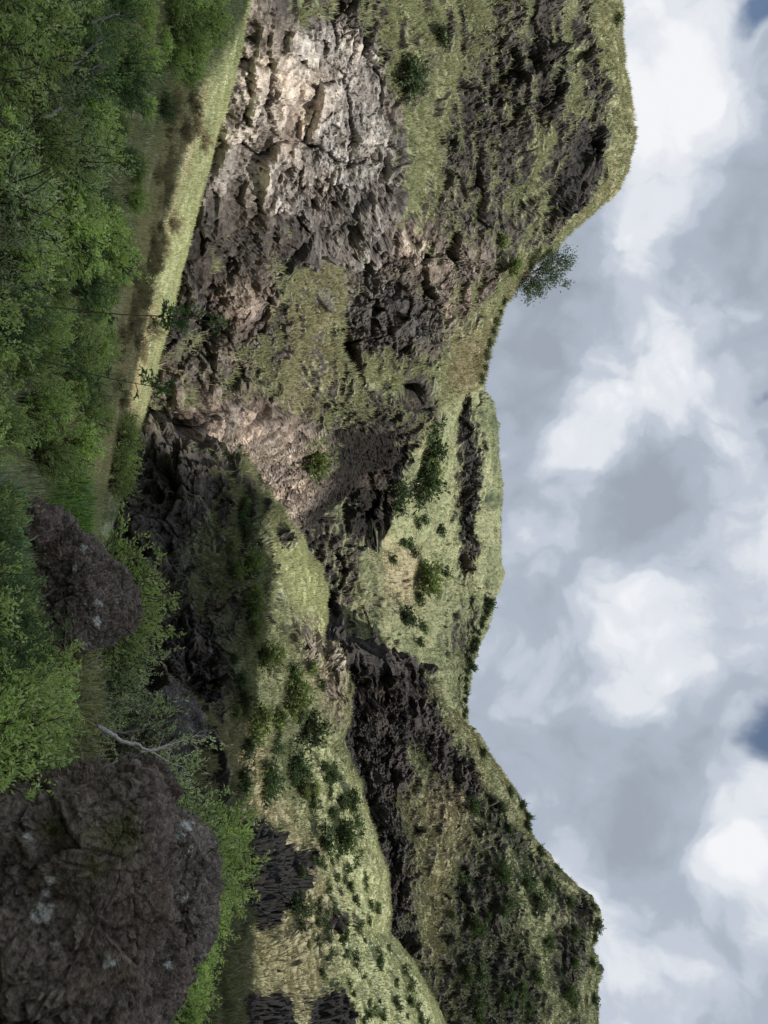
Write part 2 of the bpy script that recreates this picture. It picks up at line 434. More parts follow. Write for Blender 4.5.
cB.poly([(530, 322), (530, 352), (600, 352), (650, 345), (650, 322)], g=.2, b=.18, w=.3)
cB.poly([(545, 352), (540, 385), (570, 392), (640, 400), (660, 385), (640, 352)], g=.75, l=.55, d=.3)
cB.poly([(545, 385), (545, 415), (600, 420), (610, 395), (580, 385)], g=.8, l=.25, d=.8)
cB.poly([(395, 460), (400, 478), (470, 477), (540, 472), (580, 469), (580, 460), (540, 456), (500, 454), (450, 457), (415, 460)], g=.05, b=.10, w=.05, feather=3)
cB.poly([(395, 478), (400, 490), (430, 495), (465, 500), (470, 494), (440, 488), (420, 480)], g=.9, l=.8, feather=3)
cB.poly([(485, 481), (490, 498), (505, 500), (515, 490), (505, 480)], g=.9, l=.85, feather=3)
cB.poly([(540, 484), (540, 497), (600, 494), (600, 486)], g=.85, l=.8, feather=3)
cB.poly([(590, 440), (595, 495), (720, 470), (720, 440), (680, 425), (640, 430)], g=.7, l=.62, b=.18)
cB.ell(635, 450, 14, 8, -20, g=.1, b=.15)
cB.ell(425, 437, 14, 12, 0, l=.55)
cB.ell(650, 405, 26, 10, 10, l=.65)
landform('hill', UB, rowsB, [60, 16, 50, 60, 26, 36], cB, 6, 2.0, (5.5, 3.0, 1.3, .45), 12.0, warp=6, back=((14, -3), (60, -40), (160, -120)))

# ---- C : the ridge on the right
UC = np.linspace(600, 1180, 560)
ridgeC = [(500, 250), (560, 265), (600, 285), (640, 320), (652, 345), (660, 395), (672, 425), (685, 434), (700, 444), (720, 461), (740, 478), (770, 498), (800, 520), (815, 528), (825, 527), (835, 531),
          (850, 542), (870, 560), (890, 580), (905, 593), (915, 598), (930, 596), (950, 594), (980, 595), (1024, 596), (1200, 604)]
silD = [(300, 90), (432, 140), (440, 152), (448, 190), (455, 225), (470, 246), (490, 265), (520, 284), (545, 302), (570, 318), (590, 325), (615, 325), (640, 320), (660, 335), (680, 349), (700, 350), (744, 341), (784, 360),
        (829, 371), (869, 387), (934, 390), (959, 410), (1004, 436), (1100, 480), (1250, 540)]
rC = prof(ridgeC, UC); bC = np.minimum(prof(silD, UC) - 30, rC - 25)
dC = prof([(500, 112), (650, 114), (1200, 120)], UC); hC = prof([(500, 8), (640, 18), (700, 45), (800, 62), (1200, 70)], UC)
rowsC = [at(UC, bC + f * (rC - bC), dC + q * hC) for f, q in ((0, 0), (.35, .22), (.65, .48), (.88, .8), (1, 1))]
cC = Cover(.45, .55, .15, .2, .3)
cC.poly([(600, 250), (640, 330), (655, 400), (672, 424), (690, 436), (715, 450), (745, 470), (790, 490), (800, 470), (790, 420), (800, 380), (760, 330)], g=.06, b=.13, w=.25, feather=4)
cC.ell(700, 375, 22, 12, 30, g=0, b=.16, w=.9)
cC.poly([(745, 398), (745, 410), (770, 425), (785, 435), (790, 428), (770, 408)], g=.9, l=.4, feather=3)
cC.poly([(655, 440), (690, 446), (720, 470), (760, 500), (800, 530), (830, 545), (870, 575), (910, 612), (935, 605), (900, 575), (870, 548), (840, 520), (800, 492), (760, 470), (720, 440), (690, 428)], g=.98, l=.38, d=.3, feather=3)
cC.poly([(760, 365), (800, 395), (850, 412), (930, 415), (965, 425), (960, 395), (900, 370), (800, 350)], g=.12, b=.12, w=.2)
cC.poly([(785, 410), (790, 455), (820, 470), (870, 465), (900, 450), (960, 445), (970, 425), (930, 412), (860, 410)], g=.7, l=.42, d=.45, b=.3, w=.5)
cC.ell(800, 443, 16, 13, 0, g=.5, d=1, b=.5, w=.9)
cC.poly([(795, 470), (800, 495), (830, 510), (870, 540), (895, 560), (905, 545), (880, 520), (840, 490), (815, 470)], g=.35, l=.95, b=.08, w=.1, feather=4)  # diagonal shadow band painted as dark cover
cC.poly([(855, 455), (860, 490), (890, 510), (930, 510), (935, 480), (900, 455)], g=.3, l=.9, b=.1, w=.2)
cC.poly([(930, 440), (935, 520), (970, 540), (1100, 540), (1100, 470), (1000, 445)], g=.4, l=.85, b=.13, w=.2)
cC.poly([(850, 500), (870, 535), (930, 560), (1024, 565), (1100, 560), (1024, 545), (950, 525), (900, 512)], g=.8, l=.5)
cC.poly([(928, 552), (930, 578), (985, 580), (990, 556)], g=.2, l=.9, b=.08, w=.1, feather=4)
cC.poly([(893, 568), (900, 590), (918, 596), (925, 585), (915, 575)], g=.2, l=.9, b=.08, feather=3)
cC.poly([(915, 590), (925, 602), (1200, 612), (1200, 585), (1024, 582), (960, 584)], g=.85, l=.45)
landform('ridge', UC, rowsC, [110, 90, 70, 40], cC, 4, 1.3, (2.6, 1.8, 1.2, .40), 7.0, back=((8, -2), (40, -30), (120, -100)))

# ---- D : the valley side that comes forward on the right
UD = np.linspace(425, 1200, 760)
sD = prof(silD, UD)
d1 = prof([(300, 40), (440, 40), (560, 38), (700, 34), (760, 30), (850, 27), (1000, 26), (1250, 26)], UD)
h1 = prof([(300, 80), (440, 90), (700, 95), (760, 120), (850, 160), (1000, 160), (1250, 165)], UD)
wallt = prof([(300, 90), (440, 140), (455, 190), (470, 215), (490, 232), (520, 236), (560, 246), (640, 250), (700, 238), (760, 222), (850, 235), (1000, 245), (1250, 250)], UD)
d2 = prof([(300, 43), (440, 43), (560, 44), (700, 42), (760, 38), (850, 36), (1000, 35), (1250, 35)], UD)
d3 = prof([(300, 45), (440, 45), (490, 52), (550, 64), (650, 84), (750, 96), (1000, 104), (1250, 110)], UD)
rowsD = [at(UD, h1, d1), at(UD, lerp(h1, wallt, .6), lerp(d1, d2, .55)), at(UD, wallt, d2), at(UD, lerp(wallt, sD, .5), lerp(d2, d3, .45)), at(UD, lerp(wallt, sD, .85), lerp(d2, d3, .82)), at(UD, sD, d3)]
cD = Cover(.8, .5, .2, .2, .3)
cD.poly([(300, 60), (430, 150), (452, 222), (470, 243), (490, 262), (505, 268), (515, 240), (560, 240), (600, 245), (650, 242), (700, 236), (720, 200), (780, 130), (700, 60)], g=.16, b=.32, w=.35, feather=5)
cD.poly([(520, 200), (515, 245), (560, 262), (620, 255), (625, 215), (590, 190), (550, 190)], g=.58, l=.55, d=.2)
cD.poly([(470, 235), (490, 262), (520, 282), (530, 260), (505, 235)], g=.5, l=.6)
cD.poly([(505, 232), (505, 262), (530, 275), (640, 280), (640, 240), (560, 245)], g=.5, l=.45, b=.14)
cD.poly([(515, 280), (545, 305), (570, 322), (590, 330), (620, 330), (645, 320), (640, 308), (620, 298), (598, 282), (575, 270), (548, 270)], g=1, l=-.7, d=.15, feather=3)  # sunlit patch: brightness painted in, the sun only grazes it
cD.ell(540, 283, 11, 10, 0, g=.05, b=.08, feather=3)
cD.poly([(612, 285), (618, 312), (640, 325), (665, 340), (700, 352), (720, 345), (715, 322), (690, 305), (650, 285)], g=.2, l=.3, d=.5, b=.6, w=.6)
cD.ell(620, 296, 16, 9, 30, g=.1, b=.3, w=.2)
cD.poly([(640, 225), (640, 285), (700, 320), (750, 315), (790, 290), (800, 240), (760, 220), (700, 236)], g=.9, l=.55)
cD.poly([(690, 275), (695, 300), (740, 305), (780, 285), (790, 262), (740, 262)], g=.98, l=.75)
cD.poly([(700, 235), (720, 255), (780, 255), (820, 290), (870, 330), (870, 300), (820, 250), (790, 215), (740, 215)], g=.9, l=.3, d=.6)
cD.poly([(700, 296), (712, 312), (745, 322), (770, 340), (784, 362), (829, 374), (869, 390), (934, 393), (959, 413), (1004, 439), (1100, 490), (1250, 560), (1250, 480), (1060, 380), (1000, 340), (930, 325), (880, 330), (840, 330), (800, 318), (770, 308), (740, 302)], g=1, l=-.25, d=.12, feather=4)  # sunlit strip, extra brightness painted into the grass
cD.poly([(700, 180), (700, 232), (740, 225), (790, 215), (800, 190), (760, 150)], g=.3, b=.2, w=.15, d=.5)
cD.poly([(860, 250), (850, 300), (880, 335), (940, 335), (1000, 320), (1060, 300), (1060, 240), (940, 240)], g=.66, l=.35, d=.5, b=.3)
cD.poly([(800, 190), (805, 240), (850, 240), (900, 230), (1060, 230), (1250, 230), (1250, 150), (800, 150)], g=.98, l=.7)
cD.poly([(818, 238), (826, 266), (843, 290), (860, 309), (888, 303), (905, 288), (923, 278), (932, 256), (915, 238), (870, 228)], g=-.1, b=-.12, w=.1, feather=3)
cD.poly([(905, 322), (908, 350), (925, 355), (938, 340), (930, 322)], g=.05, b=.1, feather=3)
cD.poly([(992, 240), (994, 290), (1100, 292), (1100, 240)], g=-.05, b=-.08, w=.1, feather=3)
cD.poly([(992, 305), (995, 352), (1015, 358), (1100, 360), (1100, 305)], g=-.05, b=-.08, w=.1, feather=3)
cD.ell(940, 285, 12, 10, 0, g=.1, b=.12)
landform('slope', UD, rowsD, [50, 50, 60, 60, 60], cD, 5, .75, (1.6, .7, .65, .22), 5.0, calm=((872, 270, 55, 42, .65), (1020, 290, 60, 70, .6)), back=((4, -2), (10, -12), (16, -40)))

# ------------------------------------------------------------------ near ground: heightfield through surveyed points
ctl = []
for (u, h), d in zip(strip_top[1:13], np.linspace(33, 43.5, 12)): ctl.append(at(u, h, d))
for u, h, d in ((-100, 236, 25), (0, 216, 26), (100, 196, 28), (200, 168, 30), (300, 146, 32), (400, 128, 33), (480, 108, 33),
                (-60, 190, 17), (100, 165, 18), (200, 140, 18), (300, 118, 18), (400, 100, 18), (480, 84, 18),
                (-60, 60, 8), (100, 45, 8), (200, 35, 8), (300, 25, 8), (400, 15, 8), (520, 10, 8), (600, 70, 12), (640, 60, 11), (700, 70, 14), (760, 95, 17), (600, 95, 22), (700, 100, 26), (560, 90, 33),
                (850, 175, 18), (1000, 185, 18), (1150, 190, 18), (850, 165, 26), (1000, 165, 26), (900, 60, 8), (1100, 60, 8)):
    ctl.append(at(u, h, d))
for p in ((-4, 2, -1.9), (0, 2, -2.0), (4, 2, -2.1), (-4, -6, -1.8), (4, -6, -1.9), (0, -20, -1.5), (-30, -10, 2), (30, -10, 0), (-60, 20, 10), (60, 20, 4), (-60, 70, 3), (-20, 80, -10), (0, 70, -9), (30, 70, -8), (60, 70, -6), (0, 110, -14)):
    ctl.append(np.array(p, float))
ctl = np.array(ctl)
def _phi(r): return r
_A = np.linalg.norm(ctl[:, None, :2] - ctl[None, :, :2], axis=2)
_n = len(ctl)
_K = np.zeros((_n + 3, _n + 3)); _K[:_n, :_n] = _phi(_A) - 0.6 * np.eye(_n)
_K[:_n, _n] = 1; _K[:_n, _n + 1:] = ctl[:, :2]; _K[_n, :_n] = 1; _K[_n + 1:, :_n] = ctl[:, :2].T
_w = np.linalg.solve(_K, np.concatenate([ctl[:, 2], np.zeros(3)]))
def gz(x, y):
    x = np.atleast_1d(np.asarray(x, float)); y = np.atleast_1d(np.asarray(y, float))
    out = np.empty(len(x))
    for i in range(0, len(x), 40000):
        q = np.stack([x[i:i + 40000], y[i:i + 40000]], 1)
        r = np.sqrt(((q[:, None] - ctl[None, :, :2]) ** 2).sum(2))
        out[i:i + 40000] = _phi(r) @ _w[:_n] + _w[_n] + q @ _w[_n + 1:]
    return out
def gpos(U, D, dz=0.0):
    """ground point at bearing U and distance D"""
    x = (U - 512) / FOC * D / 1.0
    for _ in range(3):
        z = gz(x, D)[0]
        x = (U - 512) / FOC * (D * CP + z * SP)
    return Vector((float(x), float(D), float(gz(x, D)[0] + dz)))

yy = np.concatenate([np.linspace(-25, 1, 30), 1 + (np.linspace(0, 1, 470)[1:] ** 1.6) * 75])
sx = np.linspace(-1, 1, 520)
xx = sx[None, :] * (14 + 0.95 * np.maximum(yy, 0))[:, None]
YY = np.repeat(yy[:, None], 520, 1)
zz = gz(xx.ravel(), YY.ravel())
P = np.stack([xx.ravel(), YY.ravel(), zz], 1)
cG = Cover(.93, .6, .25, .25, .35)
cG.poly([(-200, 200), (0, 205), (60, 190), (100, 165), (200, 140), (300, 115), (400, 95), (480, 85), (480, 115), (400, 128), (300, 146), (200, 170), (100, 198), (0, 218), (-200, 250)], g=.72, l=.42, d=.75, b=.3, w=.5)
cG.poly([(-200, 258), (0, 230), (60, 222), (100, 211), (200, 185), (300, 156), (400, 137), (500, 116), (500, 160), (0, 270), (-200, 300)], g=.9, l=.22, d=.15, feather=8)
cG.poly([(-200, 225), (0, 200), (80, 185), (80, 260), (-200, 330)], g=1, l=.45, d=.1)
cG.poly([(300, 136), (300, 152), (400, 134), (490, 116), (490, 105), (400, 122)], g=1, l=.15, d=.8, feather=4)
cG.poly([(400, 50), (400, 85), (470, 80), (470, 55)], g=1, l=.2, d=.8)
cG.poly([(660, 60), (660, 160), (780, 170), (800, 90), (760, 50)], g=.15, b=.1, w=.3)
M = cG.sample(P, 14, 2.5)
near = np.clip(P[:, 1] / 30, .25, 1)
hh = 0.20 * fbm(P, 1.6, 4, 0.6, seed=2.4) * near + 0.09 * fbm(P, .45, 4, 0.6, seed=3.4) * near + .5 * (near) * np.clip(fbm(P, 5, 3, seed=5.4), -1, 1) * .5
P[:, 2] += hh
col, gf = ground_cover(P, M, np.full(len(P), .6), .45); col = np.clip(col * 1.6, 0, .8)  # ground colour raised to stand in for fill light
o = link('ground', np_mesh('ground', P, grid_faces(len(yy), 520), col), None, M_ground); tag(o, kind='structure')
GROUND = dict(P=P, M=M)
# wide valley floor below everything
n = 60
gx, gy = np.meshgrid(np.linspace(-1, 1, n), np.linspace(-1, 1, n))
gx = np.sign(gx) * np.abs(gx) ** 2 * 3000; gy = np.sign(gy) * np.abs(gy) ** 2 * 3000
P = np.stack([gx.ravel(), gy.ravel(), np.full(n * n, -60.0)], 1)
o = link('terrain', np_mesh('terrain', P, grid_faces(n, n), np.tile(C3(.12, .15, .06), (n * n, 1))), None, M_far); tag(o, kind='structure')

# unseen hill added behind the camera, its crest shaped to shade the foreground
hx, hy = 0.62, -0.785
qv = np.concatenate([np.linspace(-190, -42, 40), np.linspace(-40, 60, 200), np.linspace(62, 190, 40)]); svv = np.concatenate([np.linspace(7, 70, 70), np.linspace(72, 260, 30)])
edge = [(-60, 262, 33), (0, 252, 34), (45, 236, 34), (75, 205, 28), (100, 197, 28), (200, 168, 30), (300, 146, 32), (400, 128, 33), (440, 150, 44), (455, 222, 44.5), (475, 246, 48), (495, 246, 49), (520, 244, 49), (560, 240, 46), (640, 242, 46), (700, 246, 44), (800, 246, 40), (900, 244, 37), (1000, 240, 36)]
E_ = np.array([at(*e) for e in edge])
eq = E_[:, 0] * -hy + E_[:, 1] * hx; es = E_[:, 0] * hx + E_[:, 1] * hy
ec = E_[:, 2] + math.tan(EL) * (60 - es)
o_ = np.argsort(eq); eq, ec = eq[o_], ec[o_]
crest = np.interp(qv, np.concatenate([[-70, eq[0] - 22, eq[0] - 7], eq, [eq[-1] + 10, eq[-1] + 40, 190]]), np.concatenate([[5, 22, ec[0]], ec, [ec[-1], 20, 6]]))
crest = np.convolve(np.pad(crest, 1, mode='edge'), [.25, .5, .25], 'valid')
0 and print('CREST', list(zip(eq.round(1), ec.round(1))))
Q, S = np.meshgrid(qv, svv)
CR = np.repeat(crest[None], len(svv), 0)
t = np.clip((S - 9) / 51, 0, 1)
Zb = -6 + (CR + 6) * (t ** 0.8) - np.clip(S - 66, 0, 300) * .25
Xb = Q * -hy + S * hx; Yb = Q * hx + S * hy
P = np.stack([Xb.ravel(), Yb.ravel(), Zb.ravel()], 1)
P[:, 2] += (0.5 * fbm(P, 14, 4, seed=3) * np.clip((S.ravel() - 9) / 10, 0, 1))
col, _ = ground_cover(P, np.tile(C3(.6, .5, .2, .25, .3), (len(P), 1)), np.full(len(P), .4), 1.5)
o = link('added_shade_hill', np_mesh('added_shade_hill', P, grid_faces(len(svv), len(qv)), col), None, M_far); tag(o, kind='structure')

# ------------------------------------------------------------------ grass and scrub on the slopes
def unit_rows(v):
    return v / np.maximum(np.linalg.norm(v, axis=1, keepdims=True), 1e-9)

def blades_mesh(name, B, Dn, Ln, Wd, col, segs=1, droop=0.0, tipcol=1.15, side=None):
    """B bases, Dn directions, Ln lengths, Wd widths; tapered blades with segs segments"""
    n = len(B); r = np.random.default_rng(len(B) + 5)
    if side is None:
        side = unit_rows(np.cross(Dn, r.normal(size=(n, 3))))
    V = []; Cc = []
    for s in range(segs):
        t = s / segs
        c = B + Dn * (Ln * t)[:, None] + np.array([0, 0, -1.0]) * (droop * Ln * t * t)[:, None]
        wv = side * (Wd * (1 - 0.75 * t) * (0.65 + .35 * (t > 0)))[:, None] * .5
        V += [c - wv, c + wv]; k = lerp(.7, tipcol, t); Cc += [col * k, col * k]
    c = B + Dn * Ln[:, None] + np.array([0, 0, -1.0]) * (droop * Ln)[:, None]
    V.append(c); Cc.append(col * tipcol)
    m = len(V)
    V = np.stack(V, 1).reshape(-1, 3); Cc = np.stack(Cc, 1).reshape(-1, 3)
    base = (np.arange(n) * m)[:, None]
    T = []
    for s in range(segs - 1):
        a = 2 * s
        T += [base + np.array([[a, a + 1, a + 3]]), base + np.array([[a, a + 3, a + 2]])]
    a = 2 * (segs - 1)
    T.append(base + np.array([[a, a + 1, a + 2]]))
    return np_mesh(name, V, np.concatenate(T), Cc)

def land_tufts(key, count, length, k=4, lush_dark=True):
    d = LANDS[key]
    P, Nn, M, gf, par = d['P'], d['N'], d['M'], d['gf'], d['par']
    w = gf * (par <= d['ridge'] + 0.25) * (0.25 + 0.75 * sstep(-.35, .35, fbm(P, 4 * length, 3, seed=4.9)))
    w = w / w.sum()
    idx = RNG.choice(len(P), count, p=w)
    b = np.repeat(P[idx], k, 0) + RNG.normal(size=(count * k, 3)) * length * .18
    nn = np.repeat(Nn[idx], k, 0)
    dr = unit_rows(np.array([0, 0, .9]) + .5 * nn + RNG.normal(size=(count * k, 3)) * .45)
    ln = length * RNG.uniform(.45, 1.2, count * k) * np.repeat(RNG.uniform(.6, 1.3, count), k)
    c = veg_colour(P[idx], M[idx, 1], M[idx, 2], length * 1.3)
    c = c * RNG.uniform(.72, 1.2, (count, 1))
    dry = RNG.random(count)[:, None] < (.10 + .55 * M[idx, 2:3])
    c = np.where(dry, GR_DRY * RNG.uniform(.5, 1.0, (count, 1)), c)
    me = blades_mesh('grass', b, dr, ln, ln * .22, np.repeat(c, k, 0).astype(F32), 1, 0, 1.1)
    o = link('grass', me, None, M_tuft); tag(o, kind='stuff')
land_tufts('cliff', 62000, .42)
land_tufts('slope', 95000, .33)
land_tufts('hill', 36000, .72)
land_tufts('ridge', 60000, .62)

# ------------------------------------------------------------------ leaf clouds, shrubs, trees
def leaf_mesh(name, C, A, Nn, Ln, Wd, col, fold=.25, curl=.15):
    """folded diamond leaves: C base points, A axes, Nn leaf normals"""
    n = len(C)
    A = unit_rows(A); S = unit_rows(np.cross(A, Nn)); Nn = np.cross(S, A)
    mid = C + A * (Ln * .5)[:, None]
    l = mid - S * (Wd * .5)[:, None] + Nn * (Wd * fold)[:, None]
    r = mid + S * (Wd * .5)[:, None] + Nn * (Wd * fold)[:, None]
    tip = C + A * Ln[:, None] - Nn * (Ln * curl)[:, None]
    V = np.stack([C, r, tip, l], 1).reshape(-1, 3)
    b = (np.arange(n) * 4)[:, None]
    T = np.concatenate([b + np.array([[0, 1, 2]]), b + np.array([[0, 2, 3]])])
    return np_mesh(name, V, T, np.repeat(col, 4, 0), smooth=False)

def tube_np(paths, radii, sides=5):
    V = []; Fq = []; off = 0
    for pth, rad in zip(paths, radii):
        pth = np.asarray(pth, float); n = len(pth)
        tg = unit_rows(np.gradient(pth, axis=0))
        ref = np.array([0.31, .9, .2]); a = unit_rows(np.cross(tg, ref)); b = np.cross(tg, a)
        ang = np.linspace(0, 2 * np.pi, sides, endpoint=False)
        ring = (a[:, None] * np.cos(ang)[None, :, None] + b[:, None] * np.sin(ang)[None, :, None]) * np.asarray(rad, float)[:, None, None]
        V.append((pth[:, None] + ring).reshape(-1, 3))
        i = np.arange(n * sides).reshape(n, sides)
        j = np.roll(i, -1, 1)
        Fq.append(np.stack([i[:-1], j[:-1], j[1:], i[1:]], -1).reshape(-1, 4) + off)
        off += n * sides
    return np.concatenate(V), np.concatenate(Fq)

def tube_mesh(name, paths, radii, col, sides=5):
    V, Fq = tube_np(paths, radii, sides)
    c = np.tile(np.asarray(col, F32), (len(V), 1)) * np.random.default_rng(len(V)).uniform(.8, 1.2, (len(V), 1))
    return np_mesh(name, V, Fq, c)

def wiggle(p0, p1, n, amp, rng, sag=0.0):
    t = np.linspace(0, 1, n)[:, None]
    p0 = np.asarray(p0, float); p1 = np.asarray(p1, float)
    L_ = np.linalg.norm(p1 - p0)
    w = rng.normal(size=(4, 3)) * amp * L_
    out = p0 + (p1 - p0) * t
    for k in range(4): out = out + w[k] * np.sin((k + 1) * np.pi * t) / (k + 1)
    out[:, 2] += sag * L_ * np.sin(np.pi * t[:, 0])
    return out

def shrub_meshes(seed, h, spread, n_br, per_br, leaf, wid, cols, erect=.6, stemcol=(.10, .085, .065), clump=1.0):
    """leafy shrub: branches that fork from the base with leaves along their outer part"""
    r = np.random.default_rng(seed)
    paths = []; radii = []; C = []; A = []; K = []
    for i in range(n_br):
        az = r.uniform(0, 2 * np.pi); rr = spread * math.sqrt(r.uniform(.02, 1))
        top = np.array([rr * math.cos(az), rr * math.sin(az), h * r.uniform(.45, 1.0) * (1 - .45 * (rr / spread) ** 2)])
        base = np.array([.12 * spread * r.normal(), .12 * spread * r.normal(), 0])
        p = wiggle(base, top, 9, .05, r, .12)
        paths.append(p); radii.append(np.linspace(.012, .003, 9) * h)
        for s in range(3):
            j = r.integers(3, 8); q0 = p[j]
            q1 = q0 + r.normal(size=3) * h * .13 * clump + np.array([0, 0, h * .08])
            q = wiggle(q0, q1, 5, .06, r)
            paths.append(q); radii.append(np.linspace(.004, .0015, 5) * h)
            m = per_br // 3
            t = r.uniform(.0, 1.05, m)
            idx = np.clip(t * 4, 0, 3.999).astype(int); fr = (t * 4 - idx)[:, None]
            c = q[idx] * (1 - fr) + q[idx + 1] * fr if len(q) > 4 else q[idx]
            C.append(c + r.normal(size=(m, 3)) * leaf * .35)
            ax = unit_rows(q1 - q0)[None] if False else np.tile((q1 - q0) / np.linalg.norm(q1 - q0), (m, 1))
            out = unit_rows(c - np.array([0, 0, h * .3]))
            A.append(ax * .5 + r.normal(size=(m, 3)) * .65 + out * .5 + np.array([0, 0, .15]))
            shade = r.uniform(.75, 1.2)
            K.append(np.full(m, shade))
    C = np.concatenate(C); A = np.concatenate(A); K = np.concatenate(K)
    n = len(C)
    Nn = np.array([0, 0, 1.0]) + r.normal(size=(n, 3)) * .5
    ln = leaf * r.uniform(.6, 1.25, n)
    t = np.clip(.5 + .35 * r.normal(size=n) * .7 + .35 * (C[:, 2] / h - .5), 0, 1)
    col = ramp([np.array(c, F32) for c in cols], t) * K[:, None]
    return (leaf_mesh('foliage', C, A, Nn, ln, ln * wid, col.astype(F32)), tube_mesh('stem', paths, radii, stemcol, 4))

def shrub(name, label, cat, group, meshes, loc, rz=0.0, sc=1.0, tilt=None):
    r = empty(name, loc, rz, sc)
    r.scale = (sc * RNG.uniform(.85, 1.3), sc * RNG.uniform(.85, 1.3), sc * RNG.uniform(.85, 1.1))
    if tilt: r.rotation_euler = (tilt[0], tilt[1], rz)
    tag(r, label, cat, group)
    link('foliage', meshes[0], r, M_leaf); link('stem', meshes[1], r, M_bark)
    return r

def snap(key, U, H):
    """surface point of a landform at bearing U / elevation H"""
    d = LANDS[key]
    if 'uh' not in d:
        sel = np.where(d['par'] <= d['ridge'] + .02)[0]
        d['uh'] = (sel, *bearing(d['P'][sel]))
    sel, u, h = d['uh']
    dd = (u - U) ** 2 + (h - H) ** 2
    near = np.where(dd < 9)[0]
    i = near[np.argmin(d['P'][sel[near], 1])] if len(near) else np.argmin(dd)
    return Vector([float(v) for v in d['P'][sel[i]]])

DK = [(.03, .05, .026), (.066, .10, .048), (.115, .16, .075)]
MIDG = [(.07, .10, .042), (.160, .206, .08), (.26, .305, .125)]
YELG = [(.095, .135, .05), (.215, .275, .105), (.34, .40, .18)]
GREYG = [(.10, .13, .08), (.18, .22, .13), (.28, .31, .20)]
# far shrubs: unit height meshes scaled on placement
FAR = [shrub_meshes(100 + k, 1.0, .62, 26, 36, .13, .6, DK, clump=1.3) for k in range(3)]
FARL = [shrub_meshes(110 + k, 1.0, .65, 26, 36, .13, .6, MIDG, clump=1.3) for k in range(2)]
DOT = [shrub_meshes(120 + k, 1.0, .7, 10, 15, .25, .7, DK, clump=1.3) for k in range(2)]

def far_shrub(key, U, H, px, label, group=None, meshes=None, name='shrub', cat='shrub', sink=.15):
    p = snap(key, U, H - px * .45)
    sc = px / FOC * p.y * 1.05
    p.z -= sc * sink
    return shrub(name, label, cat, group, meshes or (FAR + FARL)[int(U) % 4], p, U * 1.7, sc)

for U, H, px, lab in ((454, 437, 25, 'dark spreading tree highest and leftmost on the green hill slope'), (485, 431, 32, 'largest dark tree in the middle of the green hill slope'),
                      (579, 434, 30, 'dark tree alone on the right part of the green hill slope'), (617, 414, 22, 'small round tree near the right foot of the green hill'),
                      (500, 400, 24, 'low olive bush near the brink of the green hill slope'), (420, 434, 22, 'low dark bush beside the rocky spur on the hill'),
                      (471, 436, 26, 'dark bush squeezed between the two biggest trees on the hill')):
    far_shrub('hill', U, H, px, lab, name='tree', cat='tree')
for U, H in ((518, 428), (523, 422), (546, 412), (551, 418), (545, 405), (600, 424), (572, 450), (626, 426), (560, 395), (640, 422), (530, 445)):
    far_shrub('hill', U, H, 9, 'small dark shrub scattered over the open green hill', 'small shrubs on the green hill', DOT[0])
for i, u in enumerate(np.linspace(604, 716, 17)):
    h = np.interp(u, *np.array(ridgeB).T)
    far_shrub('hill', u, h + 1, 5 + 4 * RNG.random(), 'small dark bush along the right end of the hilltop skyline', 'bushes on the hill skyline', FAR[i % 3])
far_shrub('hill', 604, 493, 13, 'dark round bush standing out on the hilltop skyline')
for U, H, px, lab, mm in ((734, 318, 30, 'dark green bush beside the pale grass strip on the valley slope', FAR[0]), (696, 303, 34, 'lush green bush below the rock rubble on the valley slope', FARL[0]),
                      (784, 277, 28, 'dark bush in the hollow of the valley slope, above another bush', FAR[1]), (784, 250, 24, 'dark bush low in the valley slope hollow', FAR[2]), (768, 302, 24, 'dark shrub at the edge of the pale grass strip', FAR[0]),
                      (837, 352, 27, 'wide dark bush high on the bright valley slope', FAR[1]), (841, 332, 20, 'dark bush just below the wide one on the bright slope', FAR[2]), (799, 356, 16, 'small dark bush at the upper edge of the bright slope', FAR[0]),
                      (777, 337, 15, 'small dark shrub on the upper left of the bright slope', FAR[1]), (802, 346, 12, 'tiny dark shrub in the middle of the bright slope top', FAR[2]), (815, 337, 13, 'tiny dark shrub left of the wide bush on the bright slope', FAR[0]),
                      (655, 270, 30, 'pale green bush on the valley slope below the rubble', FARL[1]), (720, 265, 34, 'fresh green bush in the middle of the valley slope', FARL[0]), (905, 302, 22, 'dark bush beside the black rock face in dry grass', FAR[1]),
                      (560, 255, 24, 'green bush on top of the shaded rock wall', FARL[1]), (600, 262, 22, 'green bush at the rim of the shaded wall, right part', FARL[0]), (530, 250, 20, 'dull green bush near the left rim of the shaded wall', FAR[2])):
    far_shrub('slope', U, H, px, lab, None, mm)
n = 0
while n < 130:
    U = RNG.uniform(760, 1024); H = RNG.uniform(300, 435)
    s = np.interp(U, *np.array(silD).T)
    if H > s - 6 or H < s - 95 + .0 * U or (U < 860 and H < 330): continue
    far_shrub('slope', U, H, RNG.uniform(4, 8.5), 'tiny dark tussock dotted over the bright valley slope', 'tiny tussocks dotted over the bright slope', DOT[n % 2], 'dark_tussock', 'tussock'); n += 1
for i in range(42):
    U = RNG.uniform(500, 800); H = RNG.uniform(235, 330)
    s = np.interp(U, *np.array(silD).T)
    if H > s - 8 or (520 < U < 625 and H > 265): continue
    far_shrub('slope', U, H, RNG.uniform(8, 18), 'leafy bush in the thicket on the middle valley slope', 'bushes in the valley slope thicket', (FAR + FARL)[i % 5])
far_shrub('cliff', 263, 517, 17, 'dark bush on the cliff edge below the lone tree')
far_shrub('cliff', 80, 413, 26, 'dark bush in the middle of the grassy cliff ledge')
far_shrub('cliff', 464, 320, 28, 'bright green bush beside the pale scree below the hill', None, FARL[0])
far_shrub('cliff', 20, 620, 11, 'tiny shrub alone on the flat clifftop', sink=0)
far_shrub('cliff', 243, 505, 14, 'small dark bush on the grass just left of the cliff edge bush')
